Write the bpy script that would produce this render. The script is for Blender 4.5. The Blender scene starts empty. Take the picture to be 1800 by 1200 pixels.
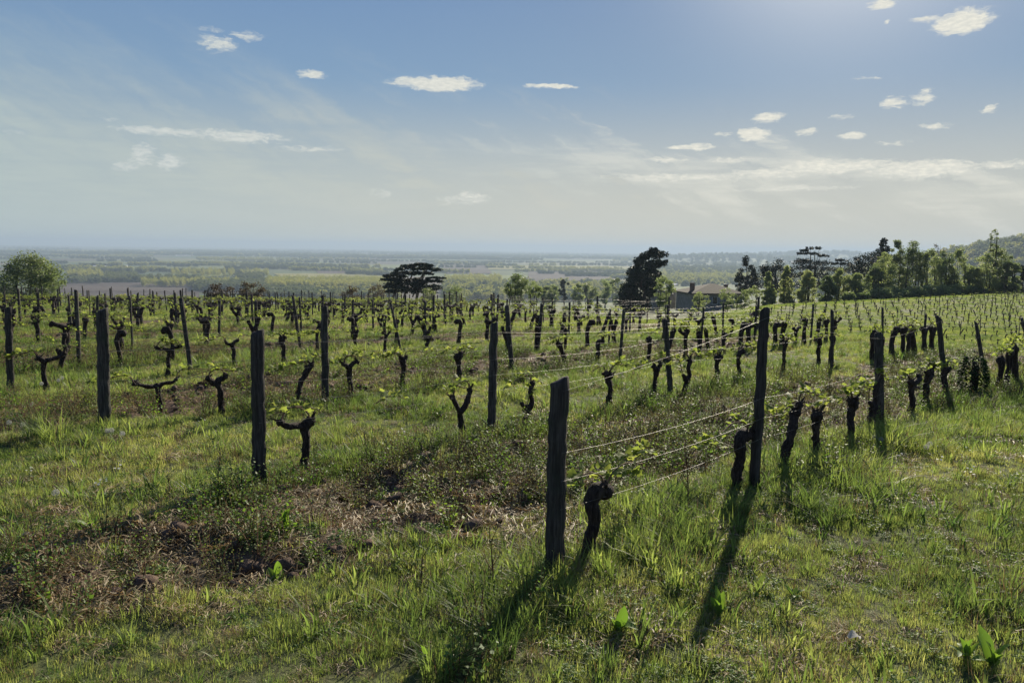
import bpy, math, random
import numpy as np
from mathutils import Vector, Matrix, Quaternion
random.seed(7); RG = np.random.RandomState(11)
S = bpy.context.scene
C = S.collection
PI = math.pi

# ------------------------------------------------------------------ camera, sky, sun
EYE = 1.7
FPX = 1300.0
PITCH = math.radians(7.2); ROLL = math.radians(0.76)
cam_d = bpy.data.cameras.new('camera'); cam = bpy.data.objects.new('camera', cam_d); C.objects.link(cam)
cam_d.sensor_width = 36.0; cam_d.lens = 26.0; cam_d.clip_start = 0.05; cam_d.clip_end = 90000
_r0 = Vector((1, 0, 0)); _u0 = Vector((0, math.sin(PITCH), math.cos(PITCH))); _f0 = Vector((0, math.cos(PITCH), -math.sin(PITCH)))
_rt = _r0*math.cos(ROLL) + _u0*math.sin(ROLL); _up = -_r0*math.sin(ROLL) + _u0*math.cos(ROLL)
_m = Matrix((_rt, _up, -_f0)).transposed().to_4x4(); _m.translation = (0, 0, EYE)
cam.matrix_world = _m
S.camera = cam
S.view_settings.view_transform = 'Standard'; S.view_settings.look = 'None'
S.view_settings.gamma = 1.0; S.view_settings.use_curve_mapping = False
S.view_settings.exposure = 0.75
S.cycles.use_denoising = True
S.cycles.max_bounces = 6; S.cycles.diffuse_bounces = 3; S.cycles.glossy_bounces = 2
S.cycles.transmission_bounces = 3; S.cycles.volume_bounces = 1; S.cycles.transparent_max_bounces = 6
S.cycles.caustics_reflective = False; S.cycles.caustics_refractive = False

def pray(px, py):
    """direction of the ray through a pixel of the 1800x1200 photograph"""
    u = px-900.0; v = 600.0-py
    u2 = u*math.cos(ROLL)-v*math.sin(ROLL); v2 = u*math.sin(ROLL)+v*math.cos(ROLL)
    d = _r0*u2 + _u0*v2 + _f0*FPX
    return d.normalized()
def azel(px, py):
    d = pray(px, py)
    return math.atan2(d.x, d.y), math.asin(d.z)

SUN_AZ = math.radians(23.4); SUN_EL = math.radians(26.0)
sun_d = bpy.data.lights.new('sun', 'SUN'); sun_d.energy = 5.0; sun_d.angle = math.radians(0.53)
sun_d.color = (1.0, 0.90, 0.72)
sun = bpy.data.objects.new('sun', sun_d); C.objects.link(sun)
sv = Vector((math.sin(SUN_AZ)*math.cos(SUN_EL), math.cos(SUN_AZ)*math.cos(SUN_EL), math.sin(SUN_EL)))
sun.rotation_euler = sv.to_track_quat('Z', 'Y').to_euler()
sun.location = (20, 40, 30)

class NT:
    """tiny node-tree helper"""
    def __init__(s, t): s.t = t; s.n = t.nodes; s.l = t.links
    def new(s, k, **kw):
        n = s.n.new(k)
        for a, b in kw.items(): setattr(n, a, b)
        return n
    def put(s, sock, v):
        if isinstance(v, bpy.types.NodeSocket): s.l.new(v, sock)
        elif v is not None: sock.default_value = v
    def m(s, op, a, b=None, c=None, clamp=False):
        n = s.new('ShaderNodeMath', operation=op, use_clamp=clamp)
        s.put(n.inputs[0], a)
        if b is not None: s.put(n.inputs[1], b)
        if c is not None: s.put(n.inputs[2], c)
        return n.outputs[0]
    def vm(s, op, a, b=None, out=0):
        n = s.new('ShaderNodeVectorMath', operation=op); s.put(n.inputs[0], a)
        if b is not None: s.put(n.inputs[1], b)
        return n.outputs[out]
    def mix(s, f, a, b, mode='MIX'):
        n = s.new('ShaderNodeMix', data_type='RGBA', blend_type=mode)
        s.put(n.inputs[0], f); s.put(n.inputs[6], a); s.put(n.inputs[7], b)
        return n.outputs[2]
    def noise(s, vec, scale, detail=3, rough=0.5, out=0, dist=0.0):
        n = s.new('ShaderNodeTexNoise'); s.put(n.inputs['Vector'], vec)
        n.inputs['Scale'].default_value = scale; n.inputs['Detail'].default_value = detail; n.inputs['Roughness'].default_value = rough
        n.inputs['Distortion'].default_value = dist
        return n.outputs[out]
    def sm(s, v, a, b, lo=0.0, hi=1.0):
        n = s.new('ShaderNodeMapRange', interpolation_type='SMOOTHSTEP'); s.put(n.inputs[0], v)
        s.put(n.inputs[1], a); s.put(n.inputs[2], b); s.put(n.inputs[3], lo); s.put(n.inputs[4], hi)
        return n.outputs[0]
    def ramp(s, v, stops):
        n = s.new('ShaderNodeValToRGB'); s.put(n.inputs[0], v)
        e = n.color_ramp.elements
        while len(e) < len(stops): e.new(0.5)
        for q, (p, c) in zip(e, stops): q.position = p; q.color = c if len(c) == 4 else (*c, 1)
        return n.outputs[0]
    def comb(s, x, y, z):
        n = s.new('ShaderNodeCombineXYZ'); s.put(n.inputs[0], x); s.put(n.inputs[1], y); s.put(n.inputs[2], z); return n.outputs[0]

W = bpy.data.worlds.new('World'); S.world = W; W.use_nodes = True
W.cycles.sampling_method = 'MANUAL'; W.cycles.sample_map_resolution = 512
w = NT(W.node_tree); w.n.clear()
sky = w.new('ShaderNodeTexSky', sky_type='NISHITA'); sky.sun_disc = False
sky.sun_elevation = SUN_EL; sky.sun_rotation = SUN_AZ
sky.altitude = 100; sky.air_density = 1.0; sky.dust_density = 0.4; sky.ozone_density = 1.6
SKY_S = 0.085
tc = w.new('ShaderNodeTexCoord')
sp = w.new('ShaderNodeSeparateXYZ'); w.put(sp.inputs[0], tc.outputs['Generated'])
az = w.m('ARCTAN2', sp.outputs[0], sp.outputs[1]); el = w.m('ARCSINE', sp.outputs[2])
DEG = 180/PI
azd = w.m('MULTIPLY', az, DEG); eld = w.m('MULTIPLY', el, DEG)
ae = w.comb(azd, eld, 0.0)
# clouds live on the sky sphere in azimuth / elevation; warp the coordinates for ragged edges
wn = w.noise(w.vm('MULTIPLY', ae, (0.55, 1.3, 1)), 1.0, 5, 0.62, out=1)
wv = w.vm('SUBTRACT', wn, (0.5, 0.5, 0.5))
aew = w.vm('ADD', ae, w.vm('MULTIPLY', wv, (2.6, 0.9, 0)))
fine = w.noise(w.vm('MULTIPLY', aew, (1.3, 3.4, 1)), 1.3, 5, 0.58)
CL = [ # px, py, half width px, half height px, tilt deg, strength
 (380,78,36,13,8,.8),(432,63,27,9,0,.65),(372,52,34,4,-10,.45),(550,131,22,7,0,1),(768,147,74,10,-2,1.35),(973,153,48,4,0,1),
 (1553,8,28,8,-20,1),(1692,38,56,16,0,1.35),(1630,32,22,6,5,.8),(1563,40,9,4,0,.7),(1572,182,24,12,15,.75),(1622,172,24,13,-10,.7),
 (1745,190,14,7,0,.8),(1525,138,36,3,0,.5),(1352,208,28,7,0,.9),(1322,236,30,9,-6,1.25),(1270,236,16,4,0,.6),(1480,206,24,4,8,.6),
 (1502,237,26,6,0,.95),(1422,230,22,6,0,.75),(1645,221,24,5,0,.7),(1215,259,38,4,0,1.1),(1170,281,36,5,4,.8),(1285,280,60,4,10,.6),
 (1570,252,50,4,0,.5),(1470,292,120,10,-3,1.0),(1620,298,110,14,4,1.0),(1350,305,70,8,3,.8),(1760,290,60,8,0,.7),
 (285,232,100,6,-2,.8),(420,240,90,10,-4,.8),(540,262,70,5,-4,.55),(190,210,30,3,0,.4),(20,235,30,4,0,.4),
 (250,272,26,20,0,.75),(300,286,24,14,0,.8),(225,292,34,9,0,.6),(828,347,38,10,0,.65),(668,340,30,8,0,.5),(790,352,30,6,0,.45),(1180,312,150,6,-6,.7),(1400,332,130,5,-1,.55),
]
acc = None
for (px, py, hw, hh, tilt, st) in CL:
    a0, e0 = azel(px, py); a1, _ = azel(px+hw, py); _, e1 = azel(px, py-hh)
    sx = 1.0/((a1-a0)*DEG*1.25); sy = 1.0/((e1-e0)*DEG*1.6)
    d = w.vm('LENGTH', w.vm('MULTIPLY', w.vm('SUBTRACT', aew, (a0*DEG, e0*DEG, 0)), (sx, sy, 0)), out=1)
    v = w.m('MULTIPLY', w.sm(d, 1.25, 0.15), st)
    acc = v if acc is None else w.m('MAXIMUM', acc, v)
cl = w.m('MULTIPLY', w.sm(acc, 0.02, 0.3), w.m('ADD', acc, w.m('MULTIPLY', w.m('SUBTRACT', fine, 0.5), 1.5)), clamp=True)
cl = w.m('MULTIPLY', w.sm(cl, 0.18, 0.95), 0.95)
# thin veil of cirrus: lower sky, its upper edge falling towards the right
edge = w.new('ShaderNodeMapRange', interpolation_type='LINEAR'); w.put(edge.inputs[0], azd)
for i, v in enumerate((-36.0, 24.0, 11.0, 6.2)): edge.inputs[i+1].default_value = v
rot = w.new('ShaderNodeVectorRotate', rotation_type='Z_AXIS'); w.put(rot.inputs[0], aew); rot.inputs['Angle'].default_value = math.radians(28)
streak = w.noise(w.vm('MULTIPLY', rot.outputs[0], (0.06, 0.36, 1)), 1.0, 6, 0.62)
edged = w.m('ADD', edge.outputs[0], w.m('MULTIPLY', w.m('SUBTRACT', streak, 0.5), 15.0))
dv = w.m('SUBTRACT', edged, eld)
veil = w.sm(dv, -4.5, 7.0)
flat_ = w.noise(w.vm('MULTIPLY', ae, (0.10, 0.85, 1)), 1.0, 5, 0.6)
veil = w.m('MULTIPLY', veil, w.sm(flat_, 0.25, 0.6, 0.66, 0.98))
rim = w.m('MULTIPLY', w.sm(dv, -1.0, 1.2), w.sm(dv, 4.0, 1.0))
rim = w.m('MULTIPLY', w.m('MULTIPLY', rim, w.sm(azd, -12.0, 12.0)), w.sm(flat_, 0.35, 0.65, 0.1, 0.8))
low = w.sm(eld, 13.0, 1.0, 0.0, 0.92)
veil = w.m('MAXIMUM', veil, low)
# colour of the thin veil: cool to the left, creamier under the sun
sunn = w.sm(azd, -46.0, 14.0)
vcol = w.mix(sunn, (0.46, 0.545, 0.54, 1), (0.62, 0.61, 0.53, 1))
skyc = w.mix(1.0, sky.outputs[0], (SKY_S, SKY_S, SKY_S, 1), 'MULTIPLY')
# the blue itself, lightly steadied (a phone holds the sky near the sun back)
hz = w.mix(1.0, (0.90, 0.90, 0.93, 1), w.ramp(w.sm(eld, 0.0, 60.0), [(0.0, (0.34, 0.44, 0.50)), (0.10, (0.23, 0.375, 0.54)), (0.32, (0.130, 0.255, 0.505)), (0.7, (0.09, 0.18, 0.40)), (1.0, (0.07, 0.14, 0.36))]), 'MULTIPLY')
skyc = w.mix(0.88, skyc, hz)
dsun = w.m('ARCCOSINE', w.vm('DOT_PRODUCT', tc.outputs['Generated'], tuple(sv), out=1))
glow = w.sm(w.m('MULTIPLY', dsun, DEG), 40.0, 0.0)
skyc = w.mix(w.m('MULTIPLY', glow, 0.36), skyc, (0.27, 0.33, 0.42, 1))
col = w.mix(veil, skyc, vcol)
g2 = w.m('POWER', w.sm(w.m('MULTIPLY', dsun, DEG), 25.0, 0.0), 3.0)
col = w.mix(w.m('MULTIPLY', g2, 0.7), col, (1.3, 1.25, 1.15, 1))
ccol = w.mix(sunn, (0.60, 0.66, 0.66, 1), (0.90, 0.87, 0.75, 1))
col = w.mix(w.m('MULTIPLY', rim, 0.55), col, ccol)
ccol = w.mix(w.sm(w.noise(w.vm('MULTIPLY', ae, (2.2, 6.5, 1)), 1.0, 4, 0.6), 0.3, 0.65, 0.0, 0.32), ccol, (0.42, 0.46, 0.48, 1))
col = w.mix(cl, col, ccol)
bg = w.new('ShaderNodeBackground'); w.put(bg.inputs[0], col); bg.inputs[1].default_value = 0.60
wo = w.new('ShaderNodeOutputWorld'); w.l.new(bg.outputs[0], wo.inputs[0])

# ------------------------------------------------------------------ noise, terrain
def _h(ix, iy, seed):
    n = (ix.astype(np.int64)*374761393 + iy.astype(np.int64)*668265263 + seed*982451653) & 0xffffffff
    n = ((n ^ (n >> 13))*1274126177) & 0xffffffff
    n = n ^ (n >> 16)
    return (n & 0xffff)/65535.0
def vn(x, y, seed=0):
    x = np.asarray(x, float); y = np.asarray(y, float)
    ix = np.floor(x); iy = np.floor(y); fx = x-ix; fy = y-iy
    fx = fx*fx*(3-2*fx); fy = fy*fy*(3-2*fy)
    a = _h(ix, iy, seed); b = _h(ix+1, iy, seed); c = _h(ix, iy+1, seed); d = _h(ix+1, iy+1, seed)
    return (a*(1-fx)+b*fx)*(1-fy) + (c*(1-fx)+d*fx)*fy
def fbm(x, y, seed=0, o=4):
    t = 0; a = 0.5
    for i in range(o):
        t = t + a*vn(x*2**i, y*2**i, seed+i*17); a *= 0.5
    return t/(1-0.5**o)
def sst(a, b, x):
    t = np.clip((x-a)/(b-a), 0, 1); return t*t*(3-2*t)
PLAIN = -80.0
R45 = math.radians(45)
RD = np.array([math.sin(R45), math.cos(R45)]); RN = np.array([-math.cos(R45), math.sin(R45)])
E0 = np.array([0.24, 3.86]); ROWGAP = 2.85; NROW = 19
def rowlen(t): return 17.0+0.33*np.clip(t, 0, 60)
def st(X, Y):
    dx = X-E0[0]; dy = Y-E0[1]
    return dx*RD[0]+dy*RD[1], dx*RN[0]+dy*RN[1]
def xy(s, t):
    return E0[0]+s*RD[0]+t*RN[0], E0[1]+s*RD[1]+t*RN[1]
def zbase(X, Y):
    X = np.asarray(X, float); Y = np.asarray(Y, float)
    Yc = np.clip(Y, -200, 55)
    z0 = -0.03*Yc - 0.0004*np.clip(Yc, 0, 55)**2
    z0 = np.where(Y > 55, np.maximum(z0 - 0.0913*(Y-55), PLAIN), z0)
    wv = sst(60, 200, Y)*sst(1000, 700, Y)
    z0 = z0 + wv*(fbm(X/130, Y/130, 5, 3)-0.5)*9
    Ye = np.clip(82+(X-28)*0.58, 74, 114)
    zr = -5.1 + 0.022*(np.clip(np.minimum(Y, Ye), 20, 114)-55) - 0.085*np.clip(Y-Ye, 0, 100) - 0.12*np.clip(Y-Ye-100, 0, 1e4)
    zr = np.maximum(zr, PLAIN)
    u = X/np.maximum(Y, 12.0)
    s_, t_ = st(X, Y); D = s_-rowlen(t_)-0.5
    z0 = z0 - 2.2*sst(0, 22, D)*sst(140, 70, Y)
    wr = sst(0.20, 0.36, u)*sst(3, 26, D)*sst(330, 230, Y)
    z = z0*(1-wr) + zr*wr
    z = z + 116*np.exp(-((X-1050)/380)**2 - ((Y-1300)/420)**2)
    z = z + 66*np.exp(-((X-2900)/900)**2 - ((Y-6800)/900)**2)
    z = z + 34*np.exp(-((X-1500)/500)**2 - ((Y-5200)/700)**2)
    return z
def tilled(X, Y):
    s, t = st(X, Y)
    k = np.floor(t/ROWGAP); f = t/ROWGAP-k
    odd = (np.mod(k, 2) == 0) & (t > 0) & (t < ROWGAP*NROW)
    n = fbm(X*0.9+3, Y*0.9, 3, 3)-0.5
    lo = 0.12+(0.16*sst(3.5, -0.5, s)+0.26*sst(-1, -3, s))*(k == 0)
    g = sst(lo, lo+0.16, f+n*0.25)*sst(0.97, 0.80, f+n*0.25)*odd
    e = sst(-5.5, -2.0, s+n*3)*sst(rowlen(t)+1, rowlen(t)-1, s)
    g = g*e
    return np.clip(g*(0.62+1.1*fbm(X*0.55+9, Y*0.55, 8, 3)), 0, 1)
def zf(X, Y):
    X = np.asarray(X, float); Y = np.asarray(Y, float)
    r = np.hypot(X, Y)
    near = sst(160, 60, r)
    z = zbase(X, Y) + near*((fbm(X*0.35, Y*0.35, 21, 3)-0.5)*0.10)
    m = r < 40
    tl = np.where(m, tilled(X, Y), 0.0)
    z = z + np.where(m, tl*((fbm(X*3.3, Y*3.3, 31, 4)-0.5)*0.24 - 0.02) + (fbm(X*1.5, Y*1.5, 41, 3)-0.5)*0.10, 0)
    return z
Z00 = float(zbase(0, 0))
def at(px, py, far=60000.0):
    """where the line of sight through a pixel meets the ground"""
    d = pray(px, py); t = 1.0; p = Vector((0, 0, EYE)); step = 0.15
    while t < far:
        q = p + d*t
        if q.z < float(zf(q.x, q.y)):
            lo, hi = t-step, t
            for _ in range(18):
                mid = (lo+hi)/2; q = p+d*mid
                if q.z < float(zf(q.x, q.y)): hi = mid
                else: lo = mid
            q = p+d*hi
            return q
        step = max(0.15, t*0.02); t += step
    return p + d*far
def on_plain(px, py, z=PLAIN):
    d = pray(px, py); t = (z-EYE)/d.z
    return Vector((d.x*t, d.y*t, z))
def project(x, y, z):
    v = Vector((x, y, z-EYE)); dz = v.dot(_f0)
    if dz <= 0.1: return (-9999, -9999, dz)
    return (900+FPX*v.dot(_rt)/dz, 600-FPX*v.dot(_up)/dz, dz)
def height_to(q, pytop, px=None):
    """height above ground point q of the pixel row pytop at q's depth"""
    d = pray(px if px is not None else project(q.x, q.y, q.z)[0], pytop)
    t = q.y/d.y
    return EYE + d.z*t - q.z

# ------------------------------------------------------------------ object helpers
def tag(o, label=None, cat=None, group=None, kind=None):
    if label: o['label'] = label
    if cat: o['category'] = cat
    if group: o['group'] = group
    if kind: o['kind'] = kind
    return o
def empty(name, loc, rz=0.0):
    o = bpy.data.objects.new(name, None); C.objects.link(o); o.location = loc; o.rotation_euler = (0, 0, rz)
    o.empty_display_size = 0.1
    return o
def mesh(name, V, F, mats=None, smooth=True, mi=None):
    me = bpy.data.meshes.new(name); me.from_pydata([tuple(v) for v in V], [], F)
    for m in (mats or []): me.materials.append(m)
    if smooth: me.polygons.foreach_set('use_smooth', [True]*len(me.polygons))
    if mi is not None: me.polygons.foreach_set('material_index', mi)
    me.update()
    return me
def link(name, me, parent=None, loc=(0, 0, 0)):
    o = bpy.data.objects.new(name, me); C.objects.link(o); o.location = loc
    if parent: o.parent = parent
    return o

# ------------------------------------------------------------------ materials
def new_mat(name):
    m = bpy.data.materials.new(name); m.use_nodes = True
    t = NT(m.node_tree); t.n.clear()
    return m, t
def out(t, sh, disp=None):
    o = t.new('ShaderNodeOutputMaterial'); t.l.new(sh, o.inputs[0])
    return o
def princ(t, col, rough=0.7, bump=None, bdist=0.01, spec=0.5, metal=0.0, bstr=1.0):
    p = t.new('ShaderNodeBsdfPrincipled'); t.put(p.inputs['Base Color'], col); t.put(p.inputs['Roughness'], rough)
    p.inputs['Specular IOR Level'].default_value = spec; p.inputs['Metallic'].default_value = metal
    if bump is not None:
        b = t.new('ShaderNodeBump'); t.put(b.inputs['Height'], bump); b.inputs['Distance'].default_value = bdist; b.inputs['Strength'].default_value = bstr
        t.l.new(b.outputs[0], p.inputs['Normal'])
    return p.outputs[0]
def leaf_mat(name, ca, cb, cc, trans, tmix=0.5, rough=0.45, spec=0.4, patch=0.35):
    """thin leaves: colour varies by plant and by place, light shines through"""
    m, t = new_mat(name)
    oi = t.new('ShaderNodeObjectInfo'); ge = t.new('ShaderNodeNewGeometry')
    pn = t.noise(ge.outputs['Position'], patch, 3, 0.6)
    f = t.m('ADD', t.m('MULTIPLY', oi.outputs['Random'], 0.55), t.m('MULTIPLY', t.sm(pn, 0.35, 0.65), 0.45))
    c = t.ramp(f, [(0.0, ca), (0.5, cb), (1.0, cc)])
    isl = t.m('ADD', t.m('MULTIPLY', ge.outputs['Random Per Island'], 0.5), 0.75)
    c = t.mix(1.0, c, t.comb(isl, isl, isl), 'MULTIPLY')
    p = princ(t, c, rough, spec=spec)
    tr = t.new('ShaderNodeBsdfTranslucent'); t.put(tr.inputs[0], t.mix(1.0, c, (*trans, 1), 'MULTIPLY'))
    mx = t.new('ShaderNodeMixShader'); mx.inputs[0].default_value = tmix
    t.l.new(p, mx.inputs[1]); t.l.new(tr.outputs[0], mx.inputs[2]); out(t, mx.outputs[0])
    return m
M = {}
M['grass'] = leaf_mat('grass_blade', (0.075, 0.120, 0.042), (0.165, 0.208, 0.068), (0.310, 0.318, 0.140), (1.85, 1.8, 1.15), 0.60, 0.42, 0.4)
M['tall'] = leaf_mat('tall_grass_blade', (0.046, 0.086, 0.028), (0.112, 0.162, 0.050), (0.235, 0.272, 0.095), (1.85, 1.85, 1.15), 0.58, 0.5, 0.25)
M['herb'] = leaf_mat('herb_leaf', (0.065, 0.125, 0.032), (0.115, 0.185, 0.045), (0.18, 0.245, 0.065), (1.9, 2.0, 0.8), 0.42, 0.55, 0.25)
M['weed'] = leaf_mat('weed_leaf', (0.10, 0.145, 0.060), (0.155, 0.19, 0.080), (0.21, 0.215, 0.11), (1.6, 1.5, 0.8), 0.38, 0.7, 0.15)
M['straw'] = leaf_mat('straw', (0.15, 0.11, 0.055), (0.25, 0.19, 0.10), (0.36, 0.29, 0.16), (1.2, 1.0, 0.8), 0.3, 0.6, 0.4)
M['vleaf'] = leaf_mat('vine_leaf', (0.13, 0.18, 0.050), (0.18, 0.23, 0.065), (0.25, 0.28, 0.095), (1.8, 1.75, 1.0), 0.58, 0.6, 0.2, 2.0)
M['ivy'] = leaf_mat('ivy_leaf', (0.015, 0.035, 0.012), (0.025, 0.05, 0.016), (0.04, 0.07, 0.02), (1, 1.2, .6), .15, .75, .08)
M['petal'] = leaf_mat('white_petal', (0.7, 0.7, 0.68), (0.75, 0.75, 0.72), (0.8, 0.8, 0.78), (1, 1, 1), 0.3, 0.6)
M['fluff'] = leaf_mat('seed_fluff', (0.45, 0.45, 0.42), (0.5, 0.5, 0.47), (0.55, 0.55, 0.5), (1, 1, 1), 0.5, 0.8, 0.1)
M['birch'] = leaf_mat('spring_tree_leaf', (0.15, 0.19, 0.085), (0.19, 0.225, 0.105), (0.24, 0.26, 0.13), (1.7, 1.75, 1.2), 0.52, 0.5, 0.3, 0.05)
M['green'] = leaf_mat('tree_leaf', (0.095, 0.135, 0.065), (0.125, 0.160, 0.075), (0.155, 0.180, 0.085), (1.6, 1.65, 1.1), 0.48, 0.5, 0.3, 0.05)
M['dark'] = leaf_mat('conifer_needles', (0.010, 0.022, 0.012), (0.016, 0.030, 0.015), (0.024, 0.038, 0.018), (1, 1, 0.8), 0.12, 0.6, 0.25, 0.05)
M['russet'] = leaf_mat('russet_leaf', (0.060, 0.045, 0.030), (0.085, 0.065, 0.038), (0.085, 0.085, 0.040), (1.3, 1.2, 0.8), 0.3, 0.6, 0.3, 0.05)
M['poplar'] = leaf_mat('poplar_leaf', (0.20, 0.225, 0.075), (0.24, 0.26, 0.09), (0.28, 0.28, 0.11), (1.6, 1.5, 0.8), 0.5, 0.6, 0.2, 0.002)
M['wood_far'] = leaf_mat('far_wood_leaf', (0.050, 0.072, 0.036), (0.080, 0.105, 0.045), (0.120, 0.140, 0.058), (1.5, 1.4, 0.8), 0.4, 0.6, 0.2, 0.002)

def bark_mat(name, dark, light, sx=8.0, sz=2.0, bd=0.012):
    m, t = new_mat(name)
    tc_ = t.new('ShaderNodeTexCoord')
    v = t.vm('MULTIPLY', tc_.outputs['Object'], (1, 1, sz/sx))
    n = t.noise(v, sx*5, 6, 0.65, dist=1.0); n2 = t.noise(tc_.outputs['Object'], sx*0.6, 3, 0.6)
    c = t.mix(t.sm(t.m('ADD', n, t.m('MULTIPLY', n2, 0.3)), 0.45, 0.85), (*dark, 1), (*light, 1))
    out(t, princ(t, c, 0.85, bump=n, bdist=bd, spec=0.25))
    return m
M['vbark'] = bark_mat('vine_bark', (0.008, 0.006, 0.006), (0.075, 0.057, 0.048), 11, 1.4, 0.035)
M['bark'] = bark_mat('tree_bark', (0.03, 0.025, 0.02), (0.09, 0.075, 0.06), 2, 0.5, 0.05)
M['cane'] = bark_mat('vine_cane', (0.10, 0.06, 0.035), (0.22, 0.15, 0.09), 30, 6, 0.002)
M['stem'] = bark_mat('dead_stem', (0.06, 0.03, 0.02), (0.16, 0.08, 0.05), 40, 6, 0.002)

def post_mat():
    m, t = new_mat('weathered_post')
    tc_ = t.new('ShaderNodeTexCoord'); oi = t.new('ShaderNodeObjectInfo')
    v = t.vm('ADD', t.vm('MULTIPLY', tc_.outputs['Object'], (1, 1, 0.06)), t.comb(t.m('MULTIPLY', oi.outputs['Random'], 9), 0, 0))
    g = t.noise(v, 70, 6, 0.65); v2 = t.noise(tc_.outputs['Object'], 9, 4, 0.6)
    c = t.mix(t.sm(g, 0.35, 0.7), (0.020, 0.018, 0.017, 1), (0.135, 0.122, 0.108, 1))
    c = t.mix(t.sm(v2, 0.45, 0.75), c, (0.042, 0.052, 0.034, 1))
    c = t.mix(t.m('MULTIPLY', oi.outputs['Random'], 0.5), c, (0.028, 0.025, 0.025, 1))
    out(t, princ(t, c, 0.85, bump=g, bdist=0.012, spec=0.25))
    return m
M['post'] = post_mat()
def wire_mat():
    m, t = new_mat('galvanised_wire')
    ge = t.new('ShaderNodeNewGeometry')
    n = t.noise(ge.outputs['Position'], 25, 3)
    c = t.mix(t.sm(n, 0.4, 0.65), (0.12, 0.115, 0.11, 1), (0.26, 0.25, 0.24, 1))
    out(t, princ(t, c, 0.52, metal=0.6))
    return m
M['wire'] = wire_mat()
def plain_mat(name, c1, c2, scale=3.0, rough=0.85, bd=0.02):
    m, t = new_mat(name)
    tc_ = t.new('ShaderNodeTexCoord'); n = t.noise(tc_.outputs['Object'], scale, 5, 0.6)
    out(t, princ(t, t.mix(t.sm(n, 0.35, 0.65), (*c1, 1), (*c2, 1)), rough, bump=n, bdist=bd, spec=0.25))
    return m
M['plaster'] = plain_mat('house_plaster', (0.20, 0.19, 0.16), (0.28, 0.26, 0.23), 1.5)
M['tiles'] = plain_mat('roof_tiles', (0.012, 0.010, 0.010), (0.03, 0.022, 0.02), 3)
M['white'] = plain_mat('white_wall', (0.66, 0.65, 0.60), (0.78, 0.77, 0.72), 1.5)
M['brick'] = plain_mat('chimney_brick', (0.16, 0.09, 0.07), (0.24, 0.15, 0.11), 6)
M['shutter'] = plain_mat('grey_shutter', (0.14, 0.16, 0.17), (0.2, 0.22, 0.23), 4)
M['zinc'] = plain_mat('pale_sheet_roof', (0.55, 0.55, 0.54), (0.68, 0.68, 0.66), 2, 0.35)
def glass_mat():
    m, t = new_mat('window_glass'); out(t, princ(t, (0.02, 0.025, 0.03, 1), 0.08)); return m
M['glass'] = glass_mat()
def soil_mat():
    m, t = new_mat('soil')
    ge = t.new('ShaderNodeNewGeometry')
    n = t.noise(ge.outputs['Position'], 14, 6, 0.65); n2 = t.noise(ge.outputs['Position'], 1.3, 3)
    c = t.mix(t.sm(n, 0.3, 0.7), (0.055, 0.036, 0.026, 1), (0.15, 0.105, 0.075, 1))
    c = t.mix(t.sm(n2, 0.4, 0.7), c, (0.12, 0.075, 0.05, 1))
    out(t, princ(t, c, 0.9, bump=n, bdist=0.03, spec=0.2))
    return m
M['soil'] = soil_mat()
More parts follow.
